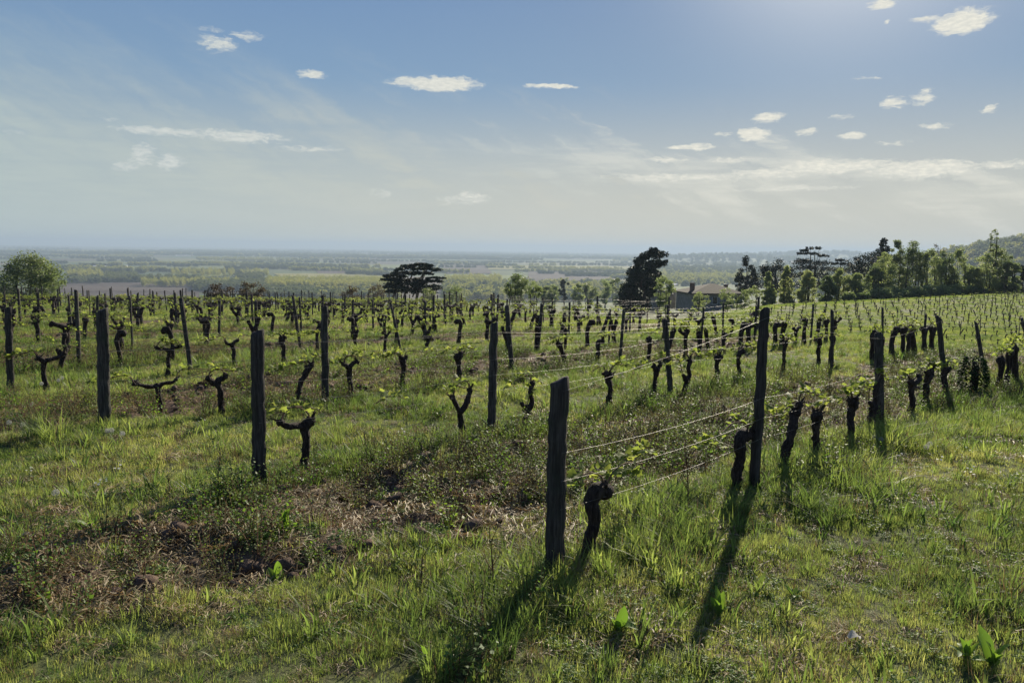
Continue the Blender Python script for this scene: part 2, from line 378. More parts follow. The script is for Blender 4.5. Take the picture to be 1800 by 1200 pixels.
def ground_mat():
    m, t = new_mat('ground')
    ge = t.new('ShaderNodeNewGeometry'); pos = ge.outputs['Position']
    at_ = t.new('ShaderNodeAttribute', attribute_name='till'); till = at_.outputs['Fac']
    fa = t.new('ShaderNodeAttribute', attribute_name='plainmask').outputs['Fac']
    n = t.noise(pos, 14, 6, 0.65); n2 = t.noise(pos, 1.3, 4); n3 = t.noise(pos, 45, 4, 0.7)
    soil = t.mix(t.sm(n, 0.3, 0.7), (0.050, 0.032, 0.024, 1), (0.150, 0.105, 0.075, 1))
    soil = t.mix(t.sm(n2, 0.45, 0.7, 0, 0.6), soil, (0.20, 0.14, 0.09, 1))
    gr = t.mix(t.sm(n3, 0.3, 0.7), (0.045, 0.060, 0.022, 1), (0.105, 0.125, 0.045, 1))
    gr = t.mix(t.sm(n2, 0.4, 0.7, 0, 0.5), gr, (0.10, 0.085, 0.045, 1))
    near = t.mix(t.sm(t.m('ADD', till, t.m('MULTIPLY', t.m('SUBTRACT', n, 0.5), 0.5)), 0.15, 0.45), gr, soil)
    # far country: a patchwork of crops
    sxy = t.vm('MULTIPLY', pos, (1, 1, 0))
    wob = t.vm('MULTIPLY', t.vm('SUBTRACT', t.noise(sxy, 0.0012, 2, out=1), (0.5, 0.5, 0.5)), (500, 500, 0))
    vo = t.new('ShaderNodeTexVoronoi', distance='CHEBYCHEV'); t.put(vo.inputs['Vector'], t.vm('MULTIPLY', t.vm('ADD', sxy, wob), (1.0, 0.62, 1)))
    vo.inputs['Scale'].default_value = 0.0022; vo.inputs['Randomness'].default_value = 0.85
    cs = t.new('ShaderNodeSeparateColor'); t.l.new(vo.outputs['Color'], cs.inputs[0])
    rp = t.new('ShaderNodeValToRGB'); rp.color_ramp.interpolation = 'CONSTANT'; t.put(rp.inputs[0], cs.outputs[0])
    stops = [(0, (0.085, 0.115, 0.040)), (0.22, (0.140, 0.160, 0.050)), (0.42, (0.075, 0.060, 0.048)), (0.55, (0.060, 0.090, 0.038)), (0.72, (0.16, 0.15, 0.070)), (0.84, (0.11, 0.085, 0.065)), (0.93, (0.19, 0.19, 0.055))]
    e = rp.color_ramp.elements
    while len(e) < len(stops): e.new(0.5)
    for q, (p_, c_) in zip(e, stops): q.position = p_; q.color = (*c_, 1)
    fld = t.mix(t.sm(t.noise(sxy, 0.012, 4), 0.3, 0.7, 0, 0.4), rp.outputs[0], (0.06, 0.075, 0.035, 1))
    slope = t.mix(t.sm(t.noise(sxy, 0.05, 4), 0.35, 0.65), (0.050, 0.070, 0.028, 1), (0.105, 0.120, 0.045, 1))
    c = t.mix(fa, near, t.mix(t.sm(fa, 0.5, 1.0), slope, fld))
    out(t, princ(t, c, 0.92, bump=n, bdist=0.025, spec=0.15))
    return m
M['ground'] = ground_mat()
def field_mat(name, a, b, rowdir=0.0, freq=0.05):
    m, t = new_mat(name)
    ge = t.new('ShaderNodeNewGeometry')
    n = t.noise(t.vm('MULTIPLY', ge.outputs['Position'], (0.3, 1, 0)), freq*0.15, 4, 0.6)
    out(t, princ(t, t.mix(t.sm(n, 0.35, 0.65), (*a, 1), (*b, 1)), 0.95, spec=0.1))
    return m
M['plough'] = field_mat('ploughed_field', (0.070, 0.052, 0.045), (0.105, 0.080, 0.066))
M['wheat'] = field_mat('young_wheat_field', (0.140, 0.175, 0.050), (0.180, 0.200, 0.060))
M['rape'] = field_mat('pale_crop_field', (0.22, 0.21, 0.075), (0.26, 0.24, 0.09))
M['meadow'] = field_mat('meadow_field', (0.085, 0.115, 0.045), (0.120, 0.145, 0.055))

# ------------------------------------------------------------------ ground sheet
def build_ground():
    th = []
    a = -math.pi
    while a < math.pi - 1e-6:
        th.append(a)
        d = abs(a)
        a += math.radians(0.25) if d < math.radians(44) else math.radians(3.0)
    th = np.array(th)
    rr = [0.8]
    while rr[-1] < 18000:
        r = rr[-1]
        rr.append(r*(1.012 if 2 < r < 26 else 1.03 if r < 1500 else 1.06))
    rr = np.array(rr)
    T, Rr = np.meshgrid(th, rr)
    X = Rr*np.sin(T); Y = Rr*np.cos(T)
    Z = zf(X, Y)
    V = np.stack([X.ravel(), Y.ravel(), Z.ravel()], 1)
    nt = len(th); nr = len(rr)
    i = np.arange(nr-1)[:, None]*nt; j = np.arange(nt)[None, :]; j2 = (j+1) % nt
    F = np.stack([(i+j).ravel(), (i+nt+j).ravel(), (i+nt+j2).ravel(), (i+j2).ravel()], 1)
    V = np.vstack([V, [[0, 0, float(zf(0, 0))]]]); c = len(V)-1
    tri = [(c, int(b), int(a)) for a, b in zip((np.arange(nt)+1) % nt, np.arange(nt))]
    me = bpy.data.meshes.new('ground')
    me.vertices.add(len(V)); me.vertices.foreach_set('co', V.ravel())
    nq = len(F); nl = nq*4+len(tri)*3
    me.loops.add(nl); me.polygons.add(nq+len(tri))
    li = np.concatenate([F[:, ::-1].ravel(), np.array([(p[0], p[2], p[1]) for p in tri]).ravel()])
    me.loops.foreach_set('vertex_index', li.astype(np.int32))
    ls = np.concatenate([np.arange(nq)*4, nq*4+np.arange(len(tri))*3]); me.polygons.foreach_set('loop_start', ls.astype(np.int32))
    me.update(calc_edges=True); me.validate()
    me.polygons.foreach_set('use_smooth', [True]*len(me.polygons))
    x, y = V[:, 0], V[:, 1]; r = np.hypot(x, y)
    tl = np.where(r < 90, tilled(x, y), 0)
    at1 = me.attributes.new('till', 'FLOAT', 'POINT'); at1.data.foreach_set('value', tl)
    pm = 0.5*sst(70, 150, r) + 0.5*sst(800, 1000, r)
    at2 = me.attributes.new('plainmask', 'FLOAT', 'POINT'); at2.data.foreach_set('value', pm)
    me.materials.append(M['ground'])
    o = link('ground', me); tag(o, 'grassy hillside falling away to a flat patchwork plain', kind='structure')
build_ground()

FIELDS = [ # pixel corners on the plain, far-left, far-right, near-right, near-left
 ('plough', [(120,496),(350,498),(350,530),(60,530)], 'dark ploughed field below the left end of the vineyard'),
 ('wheat', [(560,468),(700,468),(690,473),(540,473)], 'thin bright green field far left of the spreading cedar'),
 ('plough', [(555,475),(680,477),(640,483),(560,482)], 'brown ploughed strip left of the spreading cedar'),
 ('rape', [(480,481),(670,482),(680,497),(520,499)], 'pale yellow green field left of the spreading cedar'),
 ('plough', [(775,465),(855,465),(865,482),(785,481)], 'brown ploughed field just right of the spreading cedar'),
 ('wheat', [(780,483),(960,485),(890,494),(790,494)], 'green field below the brown one right of the cedar'),
 ('rape', [(860,466),(1110,469),(1095,476),(858,474)], 'pale yellow field band left of the tall dark conifer'),
 ('plough', [(930,477),(1095,477),(1085,493),(925,497)], 'wide ploughed field left of the tall dark conifer'),
 ('wheat', [(250,487),(460,474),(470,479),(330,492)], 'light green field beyond the dark woods at left'),
 ('meadow', [(690,452),(980,455),(980,460),(690,457)], 'far hazy meadow above the spreading cedar'),
]
for i, (mk, pts, lab) in enumerate(FIELDS):
    P_ = [on_plain(*p) for p in pts]
    nseg = 14; V = []; F = []
    for b in range(4):
        for a in range(nseg+1):
            f = a/nseg; g = b/3
            top = P_[0].lerp(P_[1], f); bot = P_[3].lerp(P_[2], f)
            q = top.lerp(bot, g)
            jit = 0.0 if 0 < b < 3 else (random.random()-0.5)*0.06
            q = q + (bot-top)*jit
            V.append((q.x, q.y, float(zbase(q.x, q.y))+0.8+0.2*i))
    for b in range(3):
        for a in range(nseg):
            k = b*(nseg+1)+a; F.append((k, k+nseg+1, k+nseg+2, k+1))
    o = link('field', mesh('field', V, F, [M[mk]])); tag(o, lab, 'field', kind='structure')

# ------------------------------------------------------------------ haze
def build_haze():
    a = 20500.0; z0, z1 = -84.0, 68.0
    V = [(x, y, z) for z in (z0, z1) for x, y in ((-a, -a), (a, -a), (a, a), (-a, a))]
    F = [(0, 3, 2, 1), (4, 5, 6, 7), (0, 1, 5, 4), (1, 2, 6, 5), (2, 3, 7, 6), (3, 0, 4, 7)]
    m, t = new_mat('haze')
    v = t.new('ShaderNodeVolumePrincipled'); v.inputs['Color'].default_value = (0.41, 0.515, 0.66, 1)
    v.inputs['Density'].default_value = HAZE; v.inputs['Anisotropy'].default_value = 0.15
    o = t.new('ShaderNodeOutputMaterial'); t.l.new(v.outputs[0], o.inputs['Volume'])
    ob = link('haze', mesh('haze', V, F, [m], smooth=False)); tag(ob, 'pale bluish haze lying over the plain and the hillside', kind='stuff')
HAZE = 1.8e-4
build_haze()

# ------------------------------------------------------------------ shape makers
class MB:
    def __init__(s): s.V = []; s.F = []; s.mi = []
    def add(s, V, F, mi=0):
        b = len(s.V); s.V += [tuple(v) for v in V]; s.F += [tuple(i+b for i in f) for f in F]; s.mi += [mi]*len(F)
    def me(s, name, mats, smooth=True): return mesh(name, s.V, s.F, mats, smooth, s.mi)
def catmull(P, R, step):
    P = [Vector(p) for p in P]; out_ = []; rr = []
    for i in range(len(P)-1):
        p0 = P[max(i-1, 0)]; p1 = P[i]; p2 = P[i+1]; p3 = P[min(i+2, len(P)-1)]
        n = max(1, int((p2-p1).length/step))
        for k in range(n):
            t = k/n
            q = 0.5*((2*p1)+(p2-p0)*t+(2*p0-5*p1+4*p2-p3)*t*t+(3*p1-p0-3*p2+p3)*t**3)
            out_.append(q); rr.append(R[i]*(1-t)+R[i+1]*t)
    out_.append(P[-1]); rr.append(R[-1])
    return out_, rr
def tube(mb, P, R, n=8, step=0.03, rough=0.0, seed=0, mi=0, cap=True, flute=0.0):
    Q, rr = catmull(P, R, step)
    rnd = random.Random(seed); ph = rnd.random()*10
    up = Vector((0, 0, 1)); prev = None; V = []
    for i, (q, r) in enumerate(zip(Q, rr)):
        t = (Q[min(i+1, len(Q)-1)]-Q[max(i-1, 0)]).normalized()
        if prev is None:
            a = t.orthogonal().normalized() if abs(t.z) > 0.9 else t.cross(up).normalized()
        else:
            a = (prev-t*prev.dot(t)).normalized()
        prev = a; b = t.cross(a)
        for k in range(n):
            th = 2*PI*k/n
            d = 1.0
            if rough:
                d += rough*(2*float(vn(k*1.7+ph, i*0.33+ph, seed))-1) + rough*0.7*(2*float(vn(k*0.9+ph, i*0.9, seed+5))-1)
            V.append(q+(a*math.cos(th)+b*math.sin(th))*(r*d))
    F = []
    for i in range(len(Q)-1):
        for k in range(n):
            k2 = (k+1) % n
            F.append((i*n+k, i*n+k2, (i+1)*n+k2, (i+1)*n+k))
    if cap:
        F.append(tuple(reversed(range(n)))); L = (len(Q)-1)*n
        c = len(V); V.append(Q[-1]+(Q[-1]-Q[-2]).normalized()*rr[-1]*0.5)
        for k in range(n): F.append((L+k, L+(k+1) % n, c))
    mb.add(V, F, mi)
def knob(mb, c, r, seed, n=8, mi=0):
    rnd = random.Random(seed); V = []; F = []; m = 6
    for i in range(1, m):
        ph = PI*i/m
        for k in range(n):
            th = 2*PI*k/n; d = r*(1+0.35*(rnd.random()-0.5))
            V.append((c[0]+d*math.sin(ph)*math.cos(th), c[1]+d*math.sin(ph)*math.sin(th), c[2]+d*math.cos(ph)*0.9))
    t_ = len(V); V.append((c[0], c[1], c[2]+r*0.9)); V.append((c[0], c[1], c[2]-r*0.9))
    for i in range(m-2):
        for k in range(n): F.append((i*n+k, (i+1)*n+k, (i+1)*n+(k+1) % n, i*n+(k+1) % n))
    for k in range(n):
        F.append((t_, k, (k+1) % n)); F.append((t_+1, (m-2)*n+(k+1) % n, (m-2)*n+k))
    mb.add(V, F, mi)

def leaf_shape(kind, L, Wd):
    """flat outline in local x (width) / y (length), folded along the mid rib; returns V, F"""
    if kind == 'vine':
        pts = [(0, 0), (.30, -.10), (.52, .12), (.38, .34), (.56, .58), (.28, .66), (0, 1.0), (-.28, .66), (-.56, .58), (-.38, .34), (-.52, .12), (-.30, -.10)]
    elif kind == 'oval':
        pts = [(0, 0), (.32, .22), (.42, .5), (.28, .8), (0, 1.0), (-.28, .8), (-.42, .5), (-.32, .22)]
    elif kind == 'diamond':
        pts = [(0, 0), (.35, .45), (0, 1), (-.35, .45)]
    V = [(x*Wd, y*L, -abs(x)*Wd*0.35) for x, y in pts]
    if kind == 'diamond': return V, [(0, 1, 2, 3)]
    V.append((0, L*0.45, 0.03*L)); c = len(V)-1; n = len(pts)
    return V, [(c, i, (i+1) % n) for i in range(n)]
def place_leaf(mb, pos, dirv, size, kind, rnd, mi=0, curl=0.3):
    d = Vector(dirv).normalized(); up = Vector((rnd.gauss(0, .5), rnd.gauss(0, .5), 1)).normalized()
    x = d.cross(up)
    if x.length < 1e-3: x = Vector((1, 0, 0))
    x.normalize(); z = x.cross(d)
    V, F = leaf_shape(kind, size, size)
    mb.add([Vector(pos)+x*v[0]+d*v[1]+z*v[2] for v in V], F, mi)

# ------------------------------------------------------------------ vines
def vine_parts(kind, h, seed, mir=1, arm=0.3):
    """polyline skeletons in row space: x along the row, z up"""
    r = random.Random(seed); j = lambda a: r.uniform(-a, a)
    b = r.uniform(0.044, 0.058)*(.74 if seed >= 1000 else 1)
    L = []
    lean = j(0.05)
    base = [(0, 0, -0.12), (j(.01), j(.01), 0.0), (lean*.3+j(.015), j(.02), h*.3), (lean*.6+j(.02), j(.02), h*.6)]
    rb = [b*1.35, b*1.2, b*0.95, b*0.85]
    top = (lean, j(.02), h*.86)
    kn = []
    if kind == 'club':
        L.append((base+[top, (lean+j(.03), j(.02), h)], rb+[b*1.15, b*1.1])); kn = [((lean, 0, h*.93), b*1.5), ((lean+.04*mir, 0.01, h*.98), b*1.15)]
    elif kind == 'hook':
        L.append((base+[(lean, 0, h*.85), (lean+.05*mir, 0, h*.99), (lean+.13*mir, 0, h*.97), (lean+.16*mir, 0, h*.92)], rb+[b, b*1.1, b*1.15, b*.9])); kn = [((lean+.12*mir, 0, h*.96), b*1.35)]
    elif kind == 'tee':
        L.append((base+[top], rb+[b*1.1]))
        for s, a in ((-1, arm*r.uniform(.7, 1.0)), (1, arm*r.uniform(.6, 1.0))):
            L.append(([top, (lean+s*a*.4, j(.02), h*.93+j(.03)), (lean+s*a*.8, j(.03), h*.95+j(.03)), (lean+s*a, j(.03), h*r.uniform(.95, 1.1))], [b*1.05, b*.75, b*.65, b*.5]))
            kn.append(((lean+s*a, 0, h*.99), b*.8))
    elif kind == 'arm':
        L.append((base+[top, (lean+.06*mir*-1, 0, h*.95)], rb+[b*1.1, b]))
        L.append(([(lean, 0, h*.88), (lean+mir*arm*.35, j(.02), h*.9), (lean+mir*arm*.8, j(.02), h*.94), (lean+mir*arm*1.05, j(.02), h*1.0), (lean+mir*arm*1.2, 0, h*1.06)], [b, b*.9, b*.8, b*.75, b*.6]))
        kn = [((lean-.05*mir, 0, h*.96), b*1.2), ((lean+mir*arm*1.15, 0, h*1.04), b*.95)]
    elif kind == 'fork':
        L.append((base, rb))
        for s, a, q in ((-1, .11, .95), (1, .12, 1.04)):
            L.append(([base[-1], (lean+s*a*.6, j(.02), h*.8), (lean+s*a, j(.02), h*q)], [b*.9, b*.8, b*.75])); kn.append(((lean+s*a, 0, h*q), b*1.0))
    elif kind == 'ess':
        L.append(([(0, 0, -.12), (0, 0, 0), (.03*mir, 0, h*.25), (.10*mir, 0, h*.5), (.13*mir, 0, h*.62), (.09*mir, j(.02), h*.8), (.13*mir, 0, h)], [b*1.3, b*1.15, b, b*.95, b*.85, b*.7, b*.85])); kn = [((.13*mir, 0, h), b*1.05), ((.02*mir, 0, h*.46), b*.9)]
        L.append(([(.10*mir, 0, h*.5), (.0, 0, h*.55), (-.04*mir, 0, h*.63)], [b*.8, b*.7, b*.6]))
    elif kind == 'lean':
        L.append(([(0, 0, -.12), (0, 0, 0), (.05*mir, 0, h*.3), (.11*mir, j(.02), h*.6), (.2*mir, 0, h*.88), (.26*mir, 0, h)], [b*1.3, b*1.15, b, b*.95, b*1.05, b*.9])); kn = [((.2*mir, 0, h*.9), b*1.25), ((.26*mir, 0, h), b*.95)]
    return L, kn
LOOK = {'club': 'stubby club-headed vine trunk', 'hook': 'hook-topped vine trunk', 'tee': 'two-armed vine trunk', 'arm': 'long-armed vine trunk', 'fork': 'forked vine trunk', 'ess': 'crooked S-shaped vine trunk', 'lean': 'leaning vine trunk'}
def vine_trunk_mesh(kind, h, seed, mir=1, arm=.3, hi=False):
    mb = MB(); L, kn = vine_parts(kind, h, seed, mir, arm)
    for i, (P, R) in enumerate(L): tube(mb, P, R, 10 if hi else 7, 0.016 if hi else 0.05, 0.30 if hi else 0.22, seed*7+i, 0)
    for i, (c, r) in enumerate(kn):
        knob(mb, c, r, seed*3+i, 9 if hi else 6)
        if hi:
            rr = random.Random(seed+i)
            for q in range(3): knob(mb, (c[0]+rr.uniform(-r, r)*.9, c[1]+rr.uniform(-r, r)*.7, c[2]+rr.uniform(-.5, 1)*r), r*rr.uniform(.35, .6), seed+q+20*i, 6)
            for q in range(2):  # pruning stubs
                a = rr.uniform(0, 6.3); d = Vector((math.cos(a), math.sin(a)*.6, rr.uniform(.4, 1.2)))
                p = Vector(c); tube(mb, [p, p+d*r*1.2, p+d*r*1.9], [.012, .010, .007], 6, .03, .2, seed+q, 0)
    return mb.me('trunk', [M['vbark']]), kn
def cane_lines(kn, h, seed, n=2):
    """last year's canes, bent down and tied along the low wire"""
    r = random.Random(seed+99); res = []
    WZ = 0.50
    for i in range(n):
        c = Vector(kn[i % len(kn)][0]); s = 1 if (i+seed) % 2 else -1
        ln = r.uniform(.28, .5)
        zt = max(c.z+.03, WZ)
        res.append([c, c+Vector((s*.05, r.uniform(-.02, .02), .10)), Vector((c.x+s*ln*.45, r.uniform(-.02, .02), zt+.05)), Vector((c.x+s*ln, r.uniform(-.02, .02), max(c.z, WZ)-.0)), ])
    return res
def shoot_points(lines, seed, gap=.07):
    r = random.Random(seed+5); pts = []
    for L in lines:
        Q, _ = catmull(L, [1]*len(L), gap)
        for q in Q[1:]: pts.append(q)
    return pts
def leaf_cluster(q, r, n=4, smin=.03, smax=.065):
    o_ = []
    ht = r.uniform(.02, .10)
    for i in range(n):
        a = r.uniform(0, 2*PI); z = r.uniform(0, 1)
        p = Vector(q)+Vector((math.cos(a)*.018, math.sin(a)*.018, ht*z))
        o_.append((p, Vector((math.cos(a), math.sin(a), r.uniform(-.1, .9))), r.uniform(smin, smax)))
    return o_

HERO_LEAF = []
for i in range(4):
    V, F = leaf_shape('vine', 1.0, 1.0)
    r = random.Random(i)
    V = [(x*(1+r.uniform(-.1, .1)), y*(1+r.uniform(-.06, .06)), z+r.uniform(-.05, .05)+(.12 if y > .6 else 0)*(i % 2)) for x, y, z in V]
    HERO_LEAF.append(mesh('leaf', V, F, [M['vleaf']]))

VGROUP = 'pruned vine trunks standing along the trellis rows'
def hero_vine(q, kind, h, seed, mir, arm, label, leaves=True, canes=2, rz=PI/4):
    e = empty('vine', (q[0], q[1], float(zf(q[0], q[1]))), rz); tag(e, label, 'vine', VGROUP)
    tm, kn = vine_trunk_mesh(kind, h, seed, mir, arm, True)
    link('trunk', tm, e)
    lines = cane_lines(kn, h, seed, canes)
    r = random.Random(seed)
    for L in lines:
        mb = MB(); tube(mb, L, [.0075, .006, .005, .0035], 6, .03, .1, seed)
        c = link('cane', mb.me('cane', [M['cane']]), e)
        if not leaves: continue
        for p in shoot_points([L], seed, .085):
            if r.random() < .15: continue
            for (lp, d, s) in leaf_cluster(p, r, r.choice((3, 4, 5)), .035, .072):
                lo = link('leaf', HERO_LEAF[r.randrange(4)], c)
                lo.location = lp; lo.rotation_mode = 'QUATERNION'
                lo.rotation_quaternion = d.to_track_quat('Y', 'Z') @ Quaternion((0, 1, 0), r.uniform(-.7, .7))
                lo.scale = (s, s, s)
    return e

# shared variants for all the other vines
VAR = []
for i, (kind, mir) in enumerate([('club', 1), ('hook', 1), ('tee', 1), ('fork', 1), ('club', -1), ('arm', 1), ('lean', 1), ('ess', 1), ('hook', -1), ('club', 1), ('tee', 1), ('arm', -1), ('lean', -1), ('fork', 1)]):
    h = [0.50, .55, .52, .5, .56, .5, .55, .58, .52, .46, .5, .54, .56, .53][i]
    tm, kn = vine_trunk_mesh(kind, h, 300+i, mir, .22)
    lines = cane_lines(kn, h, 300+i, 4)
    cm = []
    for L in lines[:2]:
        mb = MB(); tube(mb, L, [.007, .006, .005, .0035], 5, .06, 0, i, 0); cm.append(mb.me('cane', [M['cane']]))
    mb = MB(); r = random.Random(i+40)
    for p in shoot_points(lines, i, .07):
        if r.random() < .25: continue
        for (lp, d, s) in leaf_cluster(p, r, r.choice((3, 4, 5)), .03, .06): place_leaf(mb, lp, d, s, 'vine' if i % 3 == 0 else 'oval', r)
    fm = mb.me('foliage', [M['vleaf']])
    VAR.append((kind, tm, cm, fm))

ORD = ['zeroth', 'first', 'second', 'third', 'fourth', 'fifth', 'sixth', 'seventh', 'eighth', 'ninth', 'tenth', 'eleventh', 'twelfth', 'thirteenth', 'fourteenth', 'fifteenth', 'sixteenth', 'seventeenth', 'eighteenth', 'nineteenth', 'twentieth'] + [f'{n}th' for n in range(21, 60)]
def rowname(k): return 'front row' if k == 0 else f'{ORD[k+1]} row from the front'

# ------------------------------------------------------------------ posts: those measured in the photograph, then the rest of each row
PX_POSTS = { # row: (base px, base py, top px, top py, radius)
 0: [(970,1012,983,668,.047), (1322,856,1345,545,.038), (1534,750,1545,587,.044), (1649,700,1648,557,.036), (1713,661,1716,566,.034), (1793,629,1797,560,.036)],
 1: [(453,846,453,583,.050), (862,767,868,570,.042), (1168,691,1169,563,.038), (1318,662,1240,538,.030), (1462,650,1463,546,.03)],
 2: [(180,746,178,545,.058), (568,706,570,541,.046), (893,656,891,538,.040)],
 3: [(13,690,14,541,.046), (322,652,318,525,.038), (687,616,687,533,.030)],
 4: [(136,642,134,511,.036), (516,612,515,520,.034)],
}
POST = []   # (row, s, x, y, height, tiltx, tilty, radius)
for k, L in PX_POSTS.items():
    for (bx_, by_, tx_, ty_, rad) in L:
        if (bx_, by_) == (1318, 662): continue
        q = at(bx_, by_); s, t = st(q.x, q.y)
        # keep the post in its own row line
        x, y = xy(s, k*ROWGAP + (t-k*ROWGAP)*0.8); z = float(zf(x, y)); q = Vector((x, y, z))
        px0, py0, _ = project(x, y, z)
        h = height_to(q, ty_, tx_)
        top = pray(tx_, ty_); tt = q.y/top.y; xt = top.x*tt
        POST.append([k, s, x, y, h, (xt-q.x), random.uniform(-.02, .02), rad])
rp = random.Random(5)
for k in range(NROW):
    mine = [p for p in POST if p[0] == k]
    s = max(p[1] for p in mine)+2.6 if mine else 0.0
    while s < rowlen(k*ROWGAP):
        ss = s+rp.uniform(-.25, .25); tt = k*ROWGAP+rp.uniform(-.06, .06)
        x, y = xy(ss, tt); z = float(zf(x, y))
        px, py, dz = project(x, y, z)
        if dz > 1 and -260 < px < 2060:
            h = rp.gauss(1.05, .07)
            POST.append([k, ss, x, y, max(.85, h), rp.gauss(0, .035), rp.gauss(0, .03), rp.choice((.026, .03, .034, .038, .022))])
        s += 2.65
    # steel stakes in between, here and there
POST.sort(key=lambda p: (p[0], p[1]))
def post_mesh(h, dx, dy, rad, seed, hi):
    r = random.Random(seed); n = 12 if hi else 7; m = 26 if hi else 5
    V = []; F = []
    sq = [1+.10*math.cos(4*(2*PI*k/n)+seed)+r.uniform(-.07, .07) for k in range(n)]
    wob = [(r.uniform(-.006, .006), r.uniform(-.006, .006)) for _ in range(m+1)]
    for i in range(m+1):
        f = i/m; z = -.3+(h+.3)*f; g = max(0, z/h)
        cx = dx*g+wob[i][0]*(hi and 1 or .5); cy = dy*g+wob[i][1]*(hi and 1 or .5)
        for k in range(n):
            a = 2*PI*k/n; rr_ = rad*sq[k]*(1.06-.10*f)*(1+(.05*(2*float(vn(k*2.1+seed, i*.7, seed))-1)))
            zz = z + (0.02*math.cos(a+seed)*(1 if i == m else 0)) + (r.uniform(-.008, .008) if i == m else 0)
            V.append((cx+rr_*math.cos(a), cy+rr_*math.sin(a), zz))
    for i in range(m):
        for k in range(n): F.append((i*n+k, i*n+(k+1) % n, (i+1)*n+(k+1) % n, (i+1)*n+k))
    b = m*n; V2 = []
    for k in range(n):
        v = V[b+k]; V.append((dx+(v[0]-dx)*.86, dy+(v[1]-dy)*.86, v[2]+.006))
    for k in range(n): F.append((b+k, b+(k+1) % n, b+n+(k+1) % n, b+n+k))
    V.append((dx, dy, h+.008)); c = len(V)-1
    for k in range(n): F.append((b+n+k, b+n+(k+1) % n, c))
    return mesh('post', V, F, [M['post']], smooth=True)
cnt = {}; cnto = {}
rowposts = {}
for i, (k, s, x, y, h, dx, dy, rad) in enumerate(POST):
    z = float(zf(x, y)); px, py, dz = project(x, y, z)
    tpx, tpy, _ = project(x+dx, y, z+h)
    rowposts.setdefault(k, []).append((s, x, y, h, dx, dy))
    vis = -5 < px < 1805
    if vis: cnt[k] = cnt.get(k, 0)+1
    c = cnt.get(k, 0)
    hi = dz < 11
    o = link('fence_post', post_mesh(h, dx, dy, rad, i, hi), None, (x, y, z))
    size = 'thick' if rad > .043 else 'slim' if rad < .028 else 'tall' if h > 1.15 else 'weathered'
    lean = ' leaning right' if dx > .045 else ' leaning left' if dx < -.045 else ''
    if k == 0 and c == 1: lab = 'thick weathered end post of the front row, nearest the camera'
    else: lab = f'{size} wooden post{lean}, {ORD[max(c,1)]} from the left in the {rowname(k)}'
    if not vis:
        sd = 'left' if px < 0 else 'right'; cnto[(k, sd)] = cnto.get((k, sd), 0)+1
        lab = f'{size} wooden post{lean}, {ORD[cnto[(k, sd)]]} outside the {sd} edge, {rowname(k)}'
    tag(o, lab, 'post', 'wooden trellis posts of the vineyard rows')

# ------------------------------------------------------------------ trellis wires
WH = [('low', .50), ('middle', .82), ('lower middle', .66), ('top', 1.0)]
for k in range(NROW):
    P_ = rowposts.get(k, [])
    if len(P_) < 2: continue
    for nm, wh in WH:
        if k > 9 and nm in ('middle', 'lower middle'): continue
        if k > 3 and nm == 'lower middle': continue
        mb = MB(); side = -1
        pts = []
        for (s, x, y, h, dx, dy) in P_:
            hh = min(wh-(.09 if k == 0 and nm != 'top' else 0), h-.06) if nm != 'top' else h-.05-(.03 if k else .0)
            f = hh/h; pts.append(Vector((x+dx*f+.02, y+dy*f-.045, float(zf(x, y))+hh)))
        r_ = .0010 if k < 2 else .0015
        Q = []
        for a, b in zip(pts, pts[1:]):
            for q in range(6):
                t = q/6; v = a.lerp(b, t); v.z -= .035*4*t*(1-t)*((b-a).length/2.6)*(1.0 if nm != 'top' else .7); Q.append(v)
        Q.append(pts[-1])
        V = []; F = []
        for i, v in enumerate(Q):
            for kk in range(4):
                a = PI/2*kk; V.append((v.x+math.cos(a)*r_*.7, v.y-math.cos(a)*r_*.7, v.z+math.sin(a)*r_))
        for i in range(len(Q)-1):
            for kk in range(4): F.append((i*4+kk, i*4+(kk+1) % 4, (i+1)*4+(kk+1) % 4, (i+1)*4+kk))
        o = link('trellis_wire', mesh('wire', V, F, [M['wire']]))
        tag(o, f'{nm} steel wire strung along the {rowname(k)}', 'wire', 'trellis wires')

# ------------------------------------------------------------------ vines of the block
PX_VINES = { # row: (base px, base py, kind, height, mirror, arm)
 0: [(1028,988,'hook',.43,1,.3), (1288,858,'hook',.44,1,.3), (1363,830,'lean',.56,1,.3), (1418,810,'club',.46,1,.3), (1475,776,'club',.44,1,.3), (1506,753,'ess',.50,1,.3),
     (1578,722,'arm',.44,1,.22), (1600,712,'fork',.50,1,.3), (1629,699,'club',.5,1,.3)],
 1: [(523,818,'arm',.42,-1,.20), (808,775,'fork',.50,1,.3), (912,756,'ess',.52,1,.3), (1060,714,'club',.45,-1,.3), (1134,699,'tee',.48,1,.12), (1190,694,'ess',.5,1,.3), (1242,675,'club',.46,1,.3), (1284,668,'hook',.5,1,.3), (1316,662,'hook',.42,1,.3), (1356,652,'club',.55,1,.3), (1418,640,'club',.5,1,.3), (1445,637,'club',.5,-1,.3)],
 2: [(262,718,'tee',.44,1,.34), (385,729,'tee',.46,-1,.15), (510,712,'lean',.54,1,.3), (612,698,'tee',.48,1,.12), (703,684,'club',.46,1,.3), (800,672,'club',.44,1,.3), (978,645,'lean',.5,-1,.3), (1035,642,'hook',.45,1,.3)],
 3: [(74,684,'arm',.5,1,.22), (277,658,'tee',.5,1,.24), (388,640,'tee',.46,1,.14), (475,636,'club',.5,1,.3), (548,632,'club',.46,1,.3), (650,622,'tee',.5,1,.1), (716,612,'ess',.5,1,.3)],
}
VL = []
